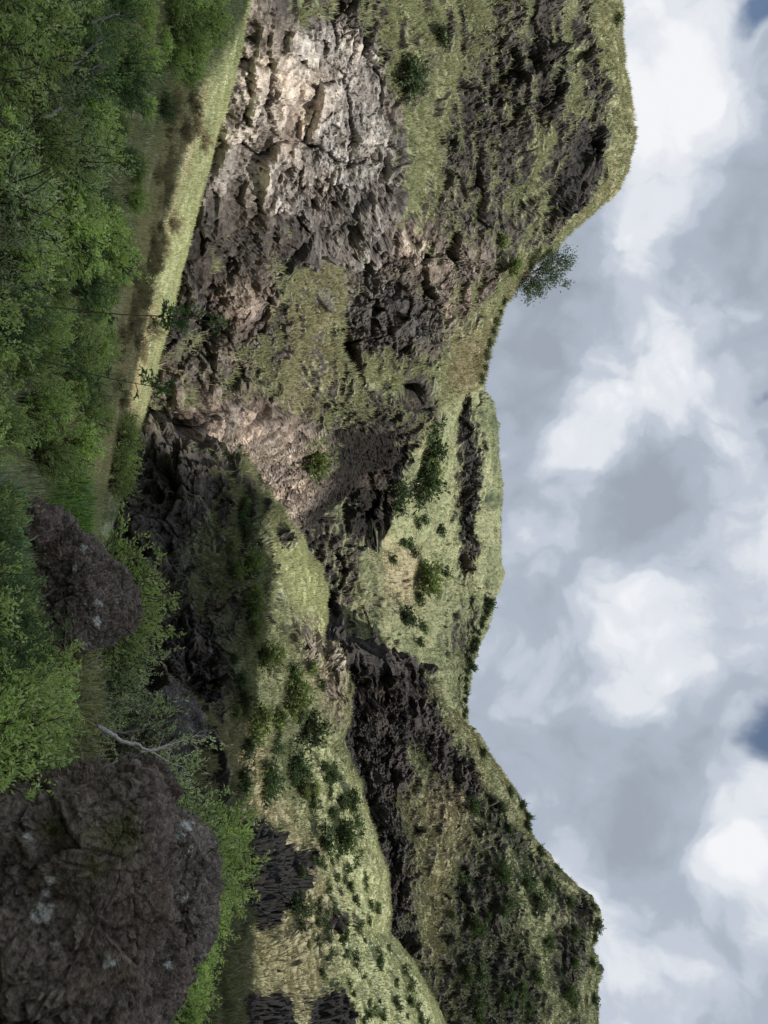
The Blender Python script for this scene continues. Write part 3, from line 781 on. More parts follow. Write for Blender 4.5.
far_shrub('cliff', 40, 445, 18, 'dark shrub at the left end of the grassy cliff ledge')
for i, u in enumerate((312, 322, 331, 343, 355, 366, 378, 302)):
    h = np.interp(u, *np.array(ridgeA).T)
    far_shrub('cliff', u, h + 1, RNG.uniform(5, 9), 'tiny shrub on the descending skyline of the cliff', 'tiny shrubs on the cliff skyline', FAR[i % 3])
for i, (u, dh) in enumerate(((806, 3), (816, 5), (824, 4), (790, 2), (868, 3), (905, 4), (925, 3), (940, 3), (962, 2), (1000, 3), (850, 2), (752, 2))):
    h = np.interp(u, *np.array(ridgeC).T)
    far_shrub('ridge', u, h + dh, RNG.uniform(6, 11), 'small dark bush on the skyline of the right ridge', 'bushes on the right ridge skyline', FAR[i % 3])
for i in range(38):
    U = RNG.uniform(790, 1024); H = RNG.uniform(430, 580)
    s = np.interp(U, *np.array(ridgeC).T)
    if H > s - 10: continue
    far_shrub('ridge', U, H, RNG.uniform(8, 17), 'dark bush clinging to the face of the right ridge', 'bushes on the right ridge face', FAR[i % 3])

# ---- lone tree on the cliff edge
def ridge_tree():
    base = snap('cliff', 276, 522); base.z -= .4
    k = base.y / FOC
    root = empty('ridge_tree', base); tag(root, 'lone tree with a lopsided crown leaning out on the cliff skyline', 'tree')
    r = np.random.default_rng(77)
    def pt(u, h, dy=0.0): return np.array([(u - 276) * k, dy, (h - 522) * k + .4])
    tips = [(262, 567, 0.3), (256, 570, -.4), (268, 558, .6), (280, 558, -.6), (286, 550, .5), (275, 551, 0), (290, 541, -.3), (284, 540, .7), (263, 552, -.5), (254, 562, .4), (276, 545, .9), (285, 534, 0.2), (270, 545, -.9), (259, 576, 0), (292, 534, .2), (279, 563, .2)]
    paths = []; radii = []
    f1, f2 = pt(272, 538, 0), pt(279, 536, 0.1)
    paths.append(np.array([pt(276, 521), pt(275.5, 526), pt(275.5, 531)])); radii.append([.20, .17, .15])
    for f in (f1, f2):
        paths.append(np.array([pt(275.5, 530.5), (pt(275.5, 531) + f) * .5 + .05, f])); radii.append([.13, .11, .09])
    C = []; 
    for u, h, dy in tips:
        tip = pt(u, h, dy * 1.6); f = f1 if u < 274 else f2
        paths.append(wiggle(f, tip, 6, .06, r)); radii.append(np.linspace(.08, .02, 6))
        m = 120
        c = tip + r.normal(size=(m, 3)) * np.array([.48, .7, .34])
        C.append(c)
        for s in range(5):
            sub = tip + r.normal(size=3) * .5
            C.append(sub + r.normal(size=(34, 3)) * .22)
    C = np.concatenate(C); n = len(C)
    ln = r.uniform(.13, .3, n)
    A = unit_rows(C - pt(274, 545)) + r.normal(size=(n, 3)) * .7
    t = np.clip(.45 + .3 * r.normal(size=n), 0, 1)
    col = ramp([C3(.04, .06, .04), C3(.08, .115, .07), C3(.14, .18, .115)], t)
    link('crown', leaf_mesh('crown', C, A, np.array([0, 0, 1.0]) + r.normal(size=(n, 3)) * .6, ln, ln * .55, col), root, M_leaf)
    link('trunk', tube_mesh('trunk', paths[:1], radii[:1], (.09, .075, .06), 7), root, M_bark)
    for p, q in zip(paths[1:], radii[1:]):
        link('limb', tube_mesh('limb', [p], [q], (.09, .075, .06), 5), root, M_bark)
ridge_tree()

# ------------------------------------------------------------------ boulders in the foreground
import bmesh
_ico = {}
def ico(n):
    if n not in _ico:
        bm = bmesh.new(); bmesh.ops.create_icosphere(bm, subdivisions=n, radius=1)
        me = bpy.data.meshes.new('tmp'); bm.to_mesh(me); bm.free()
        V = np.empty(len(me.vertices) * 3, F32); me.vertices.foreach_get('co', V)
        Fc = np.empty(len(me.loops), np.int32); me.loops.foreach_get('vertex_index', Fc)
        bpy.data.meshes.remove(me)
        _ico[n] = (V.reshape(-1, 3).astype(float), Fc.reshape(-1, 3))
    return _ico[n]
def vert_normals(P, Fc):
    fn = np.cross(P[Fc[:, 1]] - P[Fc[:, 0]], P[Fc[:, 2]] - P[Fc[:, 0]])
    N_ = np.zeros_like(P)
    for c in range(3):
        for q in range(3): N_[:, q] += np.bincount(Fc[:, c], fn[:, q], len(P))
    return unit_rows(N_)

def outline_rock(name, label, outline, D, thick, seed, tint=(1, 1, 1), amp=1.0, res=(250, 420), lichen=(), moss=(), tiltz=0.0, bright=1.0, cat='boulder', streak=None):
    O = np.array(outline, float)
    c = O.mean(0); rel = O - c
    th = np.arctan2(rel[:, 1], rel[:, 0]); order = np.argsort(th); th = th[order]; R = np.hypot(rel[:, 0], rel[:, 1])[order]
    SV, SF = ico(8 if (name == 'rock_outcrop' or D < 7) else 7)
    k = np.linalg.norm(at(c[0], c[1], D)) / FOC * 1.03
    cen = at(c[0], c[1], D)
    fw = cen / np.linalg.norm(cen); rt = np.cross(fw, [0, 0, 1]); rt /= np.linalg.norm(rt); upv = np.cross(rt, fw)
    rr_ = np.random.default_rng(seed + 500); SV = SV.copy()
    for q in range(22):
        nq = rr_.normal(size=3); nq /= np.linalg.norm(nq); dq = rr_.uniform(.64, .9)
        SV = SV - np.outer(np.maximum(SV @ nq - dq, 0) * .92, nq)
    TH = np.arctan2(SV[:, 1], SV[:, 0])
    tg = np.linspace(-np.pi, np.pi, 721); RR = np.interp(tg, np.concatenate([th - 2 * np.pi, th, th + 2 * np.pi]), np.tile(R, 3))
    RR = np.convolve(np.concatenate([RR[-13:-1], RR, RR[1:13]]), np.hanning(27)[1:-1] / np.hanning(27).sum(), 'valid')
    RR = np.interp(TH, tg, RR)
    cph = np.hypot(SV[:, 0], SV[:, 1]); sph = SV[:, 2]
    P = cen + (RR * k * cph)[:, None] * (rt * np.cos(TH)[:, None] + upv * np.sin(TH)[:, None]) + thick * sph[:, None] * fw
    P = P + fw * (np.maximum((P - cen) @ upv, 0) * tiltz)[:, None]
    Nf = vert_normals(P, SF)
    Nf = Nf * np.sign((Nf * (P - cen)).sum(1).mean())
    sc = thick
    Pa = P
    if False:
        a = np.array(streak, float); a /= np.linalg.norm(a)
        Pa = P - np.outer(P @ a, a) * .6
    Pw = P + .10 * sc * np.stack([fbm(P, .6 * sc, 3, seed=seed + q) for q in (.1, .2, .3)], 1)
    h = .30 * fbm(Pa, 1.2 * sc, 3, seed=seed) + .05 * fbm(Pa + .15 * (Pw - P), .34 * sc, 5, .65, seed=seed + 1)
    fv, fe = facets(Pw, .55 * sc, seed + 2, 1.0); fv2, fe2 = facets(Pw, .19 * sc, seed + 3, 1.0); fv3, fe3 = facets(Pw, .065 * sc, seed + 4, 1.0); fv4, fe4 = facets(P, .028 * sc, seed + 7, 1.0)
    rgh = .4 + 1.2 * sstep(-.3, .3, fbm(P, .45 * sc, 3, seed=seed + 16))
    h = h + .085 * fv + .05 * fv2 * rgh + .030 * fv3 * rgh + .015 * fv4 * rgh - .06 * (1 - sstep(0, .05, fe)) * rgh - .03 * (1 - sstep(0, .14, fe2))
    h = h + .022 * fbm(P, .05 * sc, 5, .75, seed=seed + 5) * rgh + .010 * fbm(P, .018 * sc, 3, .7, seed=seed + 6)
    pits = fbm(P, .05 * sc, 3, .6, seed=seed + 8)
    h = h - .045 * sstep(.18, .4, pits) * rgh
    G2 = P + Nf * (h * sc * amp)[:, None]
    v = .5 + .45 * fbm(P, .35 * sc, 5, .65, seed=seed + 9) + .38 * fbm(P, .04 * sc, 4, .75, seed=seed + 10) + .12 * (fv2 + fv3)
    col = ramp([C3(.06, .053, .048), C3(.16, .143, .132), C3(.27, .246, .23), C3(.43, .40, .375)], v * .9) * np.array(tint, F32) * bright
    red = sstep(.1, .5, fbm(P, .5 * sc, 3, seed=seed + 12))[:, None]
    col = col * lerp(C3(1, 1, 1), C3(1.2, .95, .82), red * .4)
    u, hh_ = bearing(G2)
    fine = fbm(P, .06 * sc, 4, .6, seed=seed + 13)
    for (mu, mh, mr) in moss:
        q = sstep(1.1, .2, np.hypot(u - mu, hh_ - mh) / mr + .8 * fine)
        col = lerp(col, C3(.15, .15, .05), (q * .75)[:, None])
    for (mu, mh, mr) in lichen:
        q = sstep(.95, .8, np.hypot(u - mu, hh_ - mh) / mr + 1.5 * fine)
        col = lerp(col, C3(.70, .69, .65), q[:, None])
    sp = sstep(.50, .62, fbm(P, .09 * sc, 4, .6, seed=seed + 14)) * sstep(.0, .4, fbm(P, .6 * sc, 2, seed=seed + 15))
    col = lerp(col, C3(.30, .29, .27), (sp * .8)[:, None])
    o = link(name, np_mesh(name, G2, SF, col.astype(F32), smooth=False), None, M_rock); tag(o, label, cat)
    return o

outline_rock('boulder', 'huge dark pitted boulder with white lichen spots at the near right',
             [(792, -60), (786, 10), (776, 40), (770, 90), (777, 125), (792, 150), (815, 164), (850, 172), (885, 177), (920, 180), (952, 176), (985, 172), (1020, 168), (1085, 150), (1130, 40), (1090, -80), (950, -140), (850, -120)],
             6.0, 1.3, 21, lichen=((915, 43, 12), (893, 46, 7), (961, 108, 7), (966, 168, 6), (880, 50, 5), (945, 55, 4), (838, 28, 4)), moss=((835, 118, 34), (868, 95, 18), (830, 50, 18)), tiltz=.35, amp=.62, streak=None, bright=1.15, tint=(1.1, 1, .88))
outline_rock('boulder', 'dark layered rock ledge rising behind the huge pitted boulder',
             [(800, 120), (805, 160), (816, 190), (835, 206), (858, 209), (885, 217), (915, 219), (945, 212), (960, 198), (965, 150), (940, 110), (860, 90)],
             8.2, .9, 31, bright=1.5, tint=(1.06, 1, .92), lichen=((826, 188, 7), (836, 178, 8), (900, 186, 5), (850, 190, 4)), tiltz=.3)
outline_rock('boulder', 'smooth brown sloping rock beside the huge boulder at the right edge',
             [(965, 100), (968, 160), (985, 190), (1010, 188), (1035, 160), (1090, 140), (1120, 60), (1040, 40), (990, 60)], 7.2, .8, 41, tint=(1.1, .98, .88), bright=1.2, amp=.7, tiltz=.5)
outline_rock('boulder', 'brown block half hidden in the dark hollow behind the huge boulder',
             [(762, 125), (760, 155), (775, 172), (800, 175), (818, 160), (815, 130), (790, 115)], 9.5, .5, 51, tint=(1.1, .95, .9), tiltz=.2, res=(120, 220))
outline_rock('rock_outcrop', 'jagged dark outcrop slanting up between lush grass and bright tussock',
             [(515, 0), (512, 34), (524, 58), (540, 80), (556, 100), (574, 120), (590, 134), (606, 142), (628, 146), (641, 136), (646, 118), (658, 96), (672, 70), (680, 40), (660, 10), (620, -10), (560, -10)],
             9.0, .6, 61, amp=1.0, tint=(1.08, 1.0, .90), bright=1.3, lichen=((603, 98, 4), (622, 97, 5), (548, 84, 4), (568, 75, 3)), tiltz=.6, streak=(.8, 0, .5))
outline_rock('boulder', 'rounded brown boulder at the lower left end of the dark outcrop',
             [(505, 20), (503, 40), (515, 56), (535, 52), (545, 38), (538, 22), (520, 14)], 8.6, .3, 71, tint=(1.15, .95, .95), bright=1.3, amp=.8, res=(110, 200))
outline_rock('boulder', 'dark block in the shaded gully right of the outcrop',
             [(690, 150), (690, 185), (720, 200), (750, 195), (765, 170), (750, 145), (715, 140)], 17, .9, 81, tint=(.95, .95, 1), bright=1.0, tiltz=.3, res=(120, 220))

# ------------------------------------------------------------------ foreground plants
BRIGHT = lambda L_, k: [tuple(min(.7, v * k) for v in c) for c in L_]
MIDG, YELG, DKN, GREYG = BRIGHT(MIDG, 3.3), BRIGHT(YELG, 2.4), BRIGHT(DK, 2.4), BRIGHT(GREYG, 2.6)  # near foliage colours lifted because the shaded bank lacks fill light
DRYG = [(.16, .13, .085), (.30, .255, .17), (.44, .39, .27)]
NEAR = {
    'dry': [shrub_meshes(240 + k, 1.0, .75, 40, 45, .10, .22, DRYG) for k in range(2)],
    'mid': [shrub_meshes(200 + k, 1.0, .62, 50, 100, .05, .42, MIDG) for k in range(3)],
    'yel': [shrub_meshes(210 + k, 1.0, .60, 46, 96, .040, .45, YELG) for k in range(2)],
    'dark': [shrub_meshes(220 + k, 1.0, .60, 50, 90, .048, .40, DKN) for k in range(2)],
    'grey': [shrub_meshes(230 + k, 1.0, .55, 40, 84, .040, .35, GREYG) for k in range(2)],
}
cnt = [0]; MINH = [.25]
def near_shrub(kind, U, D, top, label, group=None, name='shrub'):
    """shrub rooted on the ground at bearing U, distance D, growing up to elevation top"""
    p = gpos(U, D); _, hb_ = bearing(np.array([p]))
    h = (top - hb_[0]) / FOC * D * 1.03
    h = max(h, MINH[0])
    cnt[0] += 1
    m = NEAR[kind][cnt[0] % len(NEAR[kind])]
    p.z -= .05 * h
    return shrub(name, label, 'shrub', group, m, p, cnt[0] * 2.4, h, (RNG.uniform(-.15, .15), RNG.uniform(-.15, .15)))
BUSH = 'leafy bushes massed on the near bank'
LAB = {'mid': 'mid green leafy bush in the mass on the near bank', 'yel': 'yellow green leafy bush in the mass on the near bank', 'dark': 'dark green leafy bush in the mass on the near bank', 'grey': 'grey green wispy bush in the mass on the near bank'}
def bush(kind, U, D, top): near_shrub(kind, U, D, top, LAB[kind], {'mid': BUSH, 'yel': 'yellow green ' + BUSH, 'dark': 'dark ' + BUSH, 'grey': 'wispy grey ' + BUSH}[kind])
topline = [(-80, 190), (0, 185), (60, 168), (110, 136), (150, 140), (200, 146), (260, 140), (300, 120), (340, 100), (400, 66), (460, 54), (520, 34)]
for D, drop, step in ((14.5, 0, 27), (12.3, 14, 30), (10.3, 36, 36), (8.6, 64, 44), (7.0, 96, 54), (5.8, 130, 66)):
    for U in np.arange(-70, 470, step):
        u = U + RNG.uniform(-12, 12); d = D * RNG.uniform(.93, 1.07)
        top = np.interp(u, *np.array(topline).T) - drop + RNG.uniform(-14, 10)
        kind = RNG.choice(['mid', 'mid', 'yel', 'dark', 'grey'], p=[.34, .24, .16, .14, .12])
        if u > 330 and drop < 30: kind = RNG.choice(['grey', 'mid'])
        MINH[0] = (RNG.uniform(.5, .95) if d < 11.5 else RNG.uniform(.28, .6)) if u < 330 else RNG.uniform(.4, .7)
        bush(str(kind), u, d, max(top, 0)); MINH[0] = .25
for U, D, top in ((-20, 16, 225), (20, 16, 215), (-50, 14, 230), (55, 16.5, 196), (10, 19, 238), (45, 20, 222), (70, 20, 205)):
    bush('mid', U, D, top)
for U, D, top, k in ((515, 6.6, 30, 'mid'), (545, 6.4, 34, 'dark'), (575, 6.8, 24, 'mid'), (600, 6.5, 34, 'dark'), (628, 6.8, 48, 'mid'), (655, 6.6, 58, 'dark'), (560, 5.6, 8, 'dark'), (610, 5.6, 20, 'mid'), (660, 5.7, 30, 'dark'),
                     (685, 7.2, 84, 'mid'), (706, 7.6, 86, 'mid'), (728, 7.8, 82, 'mid'), (748, 7.4, 74, 'mid'), (700, 6.4, 62, 'mid'), (730, 6.2, 66, 'mid'), (760, 6.6, 58, 'dark'), (715, 5.6, 30, 'mid'), (755, 5.6, 32, 'mid')):
    MINH[0] = .3
    near_shrub(k, U, D, top, {'mid': 'mid green leafy bush in the lush growth between outcrop and boulder', 'dark': 'dark green leafy bush in the lush growth below the outcrop'}[k], {'mid': 'leafy bushes between outcrop and boulder', 'dark': 'dark leafy bushes below the outcrop'}[k])
MINH[0] = .25
near_shrub('dark', 108, 17, 182, 'dark green bush alone on the brown grass below the terrace')
near_shrub('dark', 96, 17.5, 164, 'lower dark bush hugging the lone dark bush on brown grass')
near_shrub('dark', 370, 10.5, 88, 'dark leafy bush in the pale grass left of the outcrop')
near_shrub('dark', 392, 11.5, 98, 'dark leafy bush highest in the dark diagonal clump')
near_shrub('dark', 415, 12.5, 100, 'dark leafy bush at the right end of the diagonal clump')
near_shrub('mid', 450, 12, 92, 'mid green bush in front of the shaded rock wall')
near_shrub('mid', 430, 14, 100, 'mid green bush behind the dark diagonal clump')
for U, D, top in ((440, 30, 146), (455, 30, 148), (470, 29, 144), (484, 28, 136), (428, 31, 143)):
    near_shrub('yel', U, D, top, 'yellow green bush at the right end of the grass terrace', 'bushes ending the grass terrace')
for U, D, top, lab in ((598, 14, 176, 'bright leafy bush left of its twin behind the dark outcrop'), (622, 14.5, 172, 'bright leafy bush directly behind the tip of the dark outcrop'), (612, 13, 160, 'low bright bush at the back of the dark outcrop')):
    near_shrub('yel', U, D, top, lab)
for U, D, top, k in ((645, 14, 160, 'grey'), (660, 14, 166, 'grey'), (680, 15, 168, 'grey'), (700, 14, 160, 'grey'), (765, 15, 200, 'grey'), (785, 16, 212, 'grey'), (745, 17, 205, 'grey'), (810, 17, 225, 'grey')):
    near_shrub(k, U, D, top, 'wispy grey green bush along the shaded gully', 'wispy bushes along the gully')
for U, D, top, k in ((845, 20, 240, 'grey'), (862, 20, 262, 'mid'), (878, 19, 256, 'yel'), (850, 17, 228, 'mid'), (870, 17, 234, 'grey'), (893, 18, 242, 'mid'), (905, 18, 230, 'grey'), (920, 17, 232, 'mid'), (935, 18, 238, 'yel'),
                     (950, 17, 226, 'mid'), (968, 17, 222, 'mid'), (985, 17, 220, 'yel'), (1000, 16, 214, 'mid'), (1018, 16, 212, 'mid'), (890, 16, 222, 'mid'), (1035, 16, 210, 'mid'), (990, 14, 196, 'mid'), (1010, 14, 190, 'mid'), (960, 15, 210, 'mid'), (835, 18, 228, 'grey')):
    near_shrub(k, U, D, top, {'mid': 'mid green bush on the bank behind the huge boulder', 'yel': 'yellow green bush on the bank behind the huge boulder', 'grey': 'grey green bush on the bank behind the huge boulder'}[k], {'mid': 'green bushes behind the boulder', 'yel': 'yellow green bushes behind the boulder', 'grey': 'grey green bushes behind the boulder'}[k])

for i in range(70):
    D = RNG.uniform(18, 34); U = RNG.uniform(90, 400)
    lo = np.interp(U, [60, 100, 200, 300, 400], [175, 160, 135, 112, 95]); hi = np.interp(U, [60, 100, 200, 300, 400], [212, 198, 168, 146, 126])
    p = gpos(U, D); _, hh0 = bearing(np.array([p]))
    if hh0[0] > hi + (5 if i % 3 else 16): continue
    near_shrub('dry', U, D, hh0[0] + RNG.uniform(9, 20), 'low dry brown scrub on the rough bank below the terrace', 'dry scrub on the rough bank', 'dry_scrub')
# ---- blades: lush cane-like grass, tussocks, short grass over the near bank
def blade_field(B, h, wr, col, lean=.5, segs=4, droop=.35):
    n = len(B)
    az = RNG.uniform(0, 2 * np.pi, n); t = np.abs(RNG.normal(size=n)) * lean
    d = unit_rows(np.stack([np.cos(az) * t, np.sin(az) * t, np.ones(n)], 1))
    ln = h * RNG.uniform(.55, 1.15, n)
    side = unit_rows(np.stack([-np.sin(az), np.cos(az), RNG.normal(size=n) * .3], 1))
    return blades_mesh('grass', B, d, ln, ln * wr, col.astype(F32), segs, droop, 1.1, side)

def region(n, poly, D0, D1):
    pts = []
    pl = np.array(poly, float)
    while len(pts) < n:
        u = RNG.uniform(pl[:, 0].min(), pl[:, 0].max(), 4000); d = RNG.uniform(0, 1, 4000) ** .6 * (D1 - D0) + D0
        for a, b in zip(u, d):
            lo, hi = np.interp(a, pl[:, 0], pl[:, 1]), np.interp(a, pl[:, 0], pl[:, 2])
            if lo <= b <= hi: pts.append((a, b))
    pts = np.array(pts[:n]); D = pts[:, 1]; x = (pts[:, 0] - 512) / FOC * D
    for _ in range(2):
        z = gz(x, D); x = (pts[:, 0] - 512) / FOC * (D * CP + z * SP)
    return np.stack([x, D, gz(x, D) - .02], 1)

B = region(7000, [(490, 4.2, 7.6), (560, 4.0, 7.6), (640, 4.0, 7.8), (700, 4.0, 7.6), (790, 4.0, 6.4)], 4.0, 7.8)
t = np.clip(.5 + .25 * RNG.normal(size=len(B)) + .5 * fbm(B, .5, 3, seed=6), 0, 1)
me = blade_field(B, .55, .075, ramp([C3(.04, .09, .045), C3(.14, .25, .11), C3(.34, .48, .24)], t), 1.5, 4, .45)
tag(link('long_grass', me, None, M_blade), kind='stuff')
B = region(16000, [(640, 6.2, 9.0), (700, 5.0, 10.5), (790, 4.6, 9.5)], 4.6, 10.5)
t = np.clip(.5 + .25 * RNG.normal(size=len(B)) + .4 * fbm(B, .6, 3, seed=7), 0, 1)
me = blade_field(B, .38, .045, ramp([C3(.07, .13, .05), C3(.20, .33, .10), C3(.36, .50, .18)], t), 1.0, 3, .4)
tag(link('long_grass', me, None, M_blade), kind='stuff')

def tussock(label, U, D, top, cols, n, spread, wr=.03, lean=.45, cat='grass'):
    p = gpos(U, D); _, hb_ = bearing(np.array([p])); h = (top - hb_[0]) / FOC * D * 1.15
    q = RNG.normal(size=(n, 2)) * spread
    x = q[:, 0]; y = q[:, 1]
    z = gz(x + p.x, y + p.y) - p.z
    t = np.clip(.5 + .3 * RNG.normal(size=n), 0, 1)
    me = blade_field(np.stack([x, y, z], 1), h, wr, ramp([C3(*c) for c in cols], t), lean * 1.5, 4, .55)
    o = link('grass_tussock', me, None, M_blade); o.location = p
    tag(o, label, cat)
BRG = [(.06, .14, .03), (.22, .38, .08), (.42, .58, .16)]
STR = [(.14, .17, .08), (.36, .36, .18), (.55, .50, .30)]
tussock('bright green grass tussock above the left end of the outcrop', 528, 11.5, 112, BRG, 2200, .42)
tussock('bright green grass tussock left of the other on the outcrop', 497, 11, 98, BRG, 1800, .42)
tussock('bright green grass tussock on the upper edge of the outcrop', 552, 11.5, 112, BRG, 1500, .33)
tussock('low bright grass tussock at the outcrop, nearest of the bright ones', 510, 10.0, 72, BRG, 1200, .3)
tussock('straw coloured grass tussock drooping right of the outcrop', 672, 9.6, 128, STR, 2200, .42, .018, .6)
tussock('pale dry grass tussock at the dark hollow', 700, 10.5, 138, STR, 1600, .4, .018, .6)
tussock('straw coloured tussock at the right tip of the outcrop', 650, 9.8, 116, STR, 900, .25, .018, .6)

# short grass on the bank and terrace
def bank_grass(count, hgt, ulo, uhi, d0, d1, k=3, wr=.06):
    Pg, Mg = GROUND['P'], GROUND['M']
    u, _ = bearing(Pg)
    s = (Pg[:, 1] > d0) & (Pg[:, 1] < d1) & (u > ulo) & (u < uhi) & (Mg[:, 0] > .4)
    w = s * (Pg[:, 1] ** 1.0); w = w / w.sum()
    idx = RNG.choice(len(Pg), count, p=w)
    b = np.repeat(Pg[idx], k, 0) + RNG.normal(size=(count * k, 3)) * np.array([.12, .12, .0])
    b[:, 2] -= .02
    c = veg_colour(Pg[idx], Mg[idx, 1], Mg[idx, 2], .6) * RNG.uniform(.75, 1.3, (count, 1)) * (1.55 if d0 < 20 else 1.0)  # grass in the shaded near zone painted brighter instead of fill light
    dry = RNG.random(count)[:, None] < (.08 + .6 * Mg[idx, 2:3])
    c = np.where(dry, GR_DRY * RNG.uniform(.55, 1.05, (count, 1)) * (1.3 if d0 < 20 else 1.0), c)  # dry blades in the shaded zone are lifted the same way
    f = np.repeat(.6 + .7 * np.clip(fbm(Pg[idx], 1.3, 3, seed=8.8) + .5, 0, 1), k)
    me = blade_field(b, hgt * f, wr, np.repeat(c, k, 0), .5, 2, .25)
    tag(link('grass', me, None, M_tuft), kind='stuff')
bank_grass(60000, .28, -160, 1400, 4, 24, 3, .07)
bank_grass(60000, .24, -60, 520, 22, 46, 3, .12)

# ---- sapling, dead wood
def sapling(label, U, D, top, leafspans, seed, lean=6):
    p = gpos(U, D); _, hb_ = bearing(np.array([p])); k = D / FOC; h = (top - hb_[0]) * k
    r = np.random.default_rng(seed)
    root = empty('sapling', p); tag(root, label, 'sapling')
    tip = np.array([lean * k, .1, h]); pth = wiggle((0, 0, 0), tip, 14, .012, r)
    link('stem', tube_mesh('stem', [pth], [np.linspace(.009, .003, 14)], (.14, .13, .09), 6), root, M_bark)
    C = []; A = []; tw = []; twr = []
    for h0, h1, n, L_ in leafspans[:]:
        for i in range(n):
            t = r.uniform((h0 - hb_[0]) * k / h, (h1 - hb_[0]) * k / h); t = min(max(t, .02), .98)
            j = t * 13; b0 = pth[int(j)] + (pth[min(int(j) + 1, 13)] - pth[int(j)]) * (j % 1)
            dr = np.array([r.normal(), r.normal() * .7, .25 * r.normal() + .2]); dr /= np.linalg.norm(dr)
            e = b0 + dr * L_ * r.uniform(.4, 1.1) * k
            tw.append(np.stack([b0, (b0 + e) / 2 + [0, 0, .01], e])); twr.append([.004, .003, .002])
            for q in range(11):
                f = r.uniform(.2, 1.05); C.append(b0 + (e - b0) * f + r.normal(size=3) * .012); A.append(dr + r.normal(size=3) * .7)
    C = np.array(C); A = np.array(A); n = len(C); ln = r.uniform(.035, .06, n)
    link('twig', tube_mesh('twig', tw, twr, (.07, .06, .045), 4), root, M_bark)
    t = np.clip(.4 + .3 * r.normal(size=n), 0, 1)
    link('foliage', leaf_mesh('foliage', C, A, np.array([0, 0, 1.0]) + r.normal(size=(n, 3)) * .5, ln, ln * .42, ramp([C3(*c) for c in DKN], t)), root, M_leaf)
sapling('tall thin sapling with one dark leafy tuft crossing the grass terrace', 302, 6.0, 196, ((124, 166, 22, 16), (175, 196, 5, 9), (60, 100, 6, 9)), 5)
sapling('slanting thin sapling with sparse leaves left of the shaded rock wall', 345, 7.0, 150, ((98, 146, 20, 16), (70, 95, 6, 10)), 6, lean=34)

def dead_wood(name, label, D, limbs, col=(.48, .45, .40), twigs=10, seed=1, rscale=1.0, cat='branch', wig=.03):
    r = np.random.default_rng(seed)
    o0 = Vector([float(v) for v in at(limbs[0][0][0][0], limbs[0][0][0][1], D)])
    root = empty(name, o0); tag(root, label, cat)
    for pts, rad in limbs:
        P_ = np.array([at(u, h, D + dd) for u, h, dd in pts]) - np.array(o0)
        tt = np.linspace(0, len(P_) - 1, len(P_) * 5)
        Q = np.stack([np.interp(tt, np.arange(len(P_)), P_[:, c]) for c in range(3)], 1)
        for _ in range(3): Q[1:-1] = (Q[:-2] + 2 * Q[1:-1] + Q[2:]) / 4
        Q += r.normal(size=Q.shape) * .006
        link('limb', tube_mesh('limb', [Q], [np.linspace(rad, rad * .35, len(Q)) * rscale], col, 7), root, M_bark)
        tp = []; tr = []
        for i in range(twigs):
            b0 = Q[r.integers(len(Q) // 3, len(Q))]; dr = r.normal(size=3) * np.array([1, .6, .8]) + (Q[-1] - Q[0]) / np.linalg.norm(Q[-1] - Q[0]) * .9
            e = b0 + dr / np.linalg.norm(dr) * r.uniform(.1, .34) * D / 10
            tp.append(wiggle(b0, e, 5, .08, r)); tr.append(np.linspace(.006, .002, 5) * D / 10)
        if tp: link('twig', tube_mesh('twig', tp, tr, col, 4), root, M_bark)
dead_wood('dead_branch', 'thickest pale curved dead limb over the dark hollow', 9.6, [([(727, 97, 0), (733, 110, .1), (742, 122, .2), (745, 138, .3), (752, 150, .4), (748, 165, .5)], .032)], seed=2, twigs=7)
dead_wood('dead_branch', 'pale dead limb lying lowest beside the huge boulder', 9.4, [([(763, 93, 0), (767, 106, .1), (761, 120, .2), (762, 135, .3), (765, 152, .4), (770, 163, .5)], .026)], seed=3, twigs=7)
dead_wood('dead_branch', 'thin dark dead limb farthest from the boulder', 9.8, [([(735, 100, 0), (731, 112, .1), (733, 125, .2), (729, 140, .3)], .02)], col=(.2, .18, .16), seed=4, twigs=8)
dead_wood('dead_branch', 'slender arching twig over the upper rim of the hollow', 9.9, [([(705, 108, 0), (700, 122, .1), (708, 140, .2), (726, 158, .3)], .014)], col=(.2, .18, .15), seed=5, twigs=9)
dead_wood('dead_branch', 'forked pale dead limb reaching right from the hollow', 10.2, [([(752, 142, 0), (748, 160, .2), (742, 178, .4), (735, 198, .5)], .016), ([(750, 150, 0), (762, 168, .2), (768, 185, .3)], .012)], seed=6, twigs=8)
dead_wood('dead_shrub', 'bare grey forked shrub among the bushes at the upper left', 7.4, [([(72, 66, 0), (66, 76, .1), (52, 88, .2), (38, 100, .2)], .016), ([(72, 66, 0), (64, 54, 0), (56, 50, .1)], .013), ([(68, 72, 0), (70, 88, .1), (64, 104, .2)], .010), ([(34, 40, 0), (32, 55, .1), (30, 62, .1)], .010)], col=(.21, .2, .17), seed=7, twigs=14, rscale=1.2, cat='shrub')
dead_wood('dead_branch', 'short pale broken stick low among the leafy bushes', 6.2, [([(118, 44, 0), (112, 55, .1), (106, 64, .2)], .016)], col=(.26, .25, .2), seed=8, twigs=3)
dead_wood('dead_branch', 'bare straight stick standing in the bushes near the left edge', 7.0, [([(22, 92, 0), (17, 108, .1), (14, 120, .2)], .012)], col=(.24, .22, .18), seed=9, twigs=4)


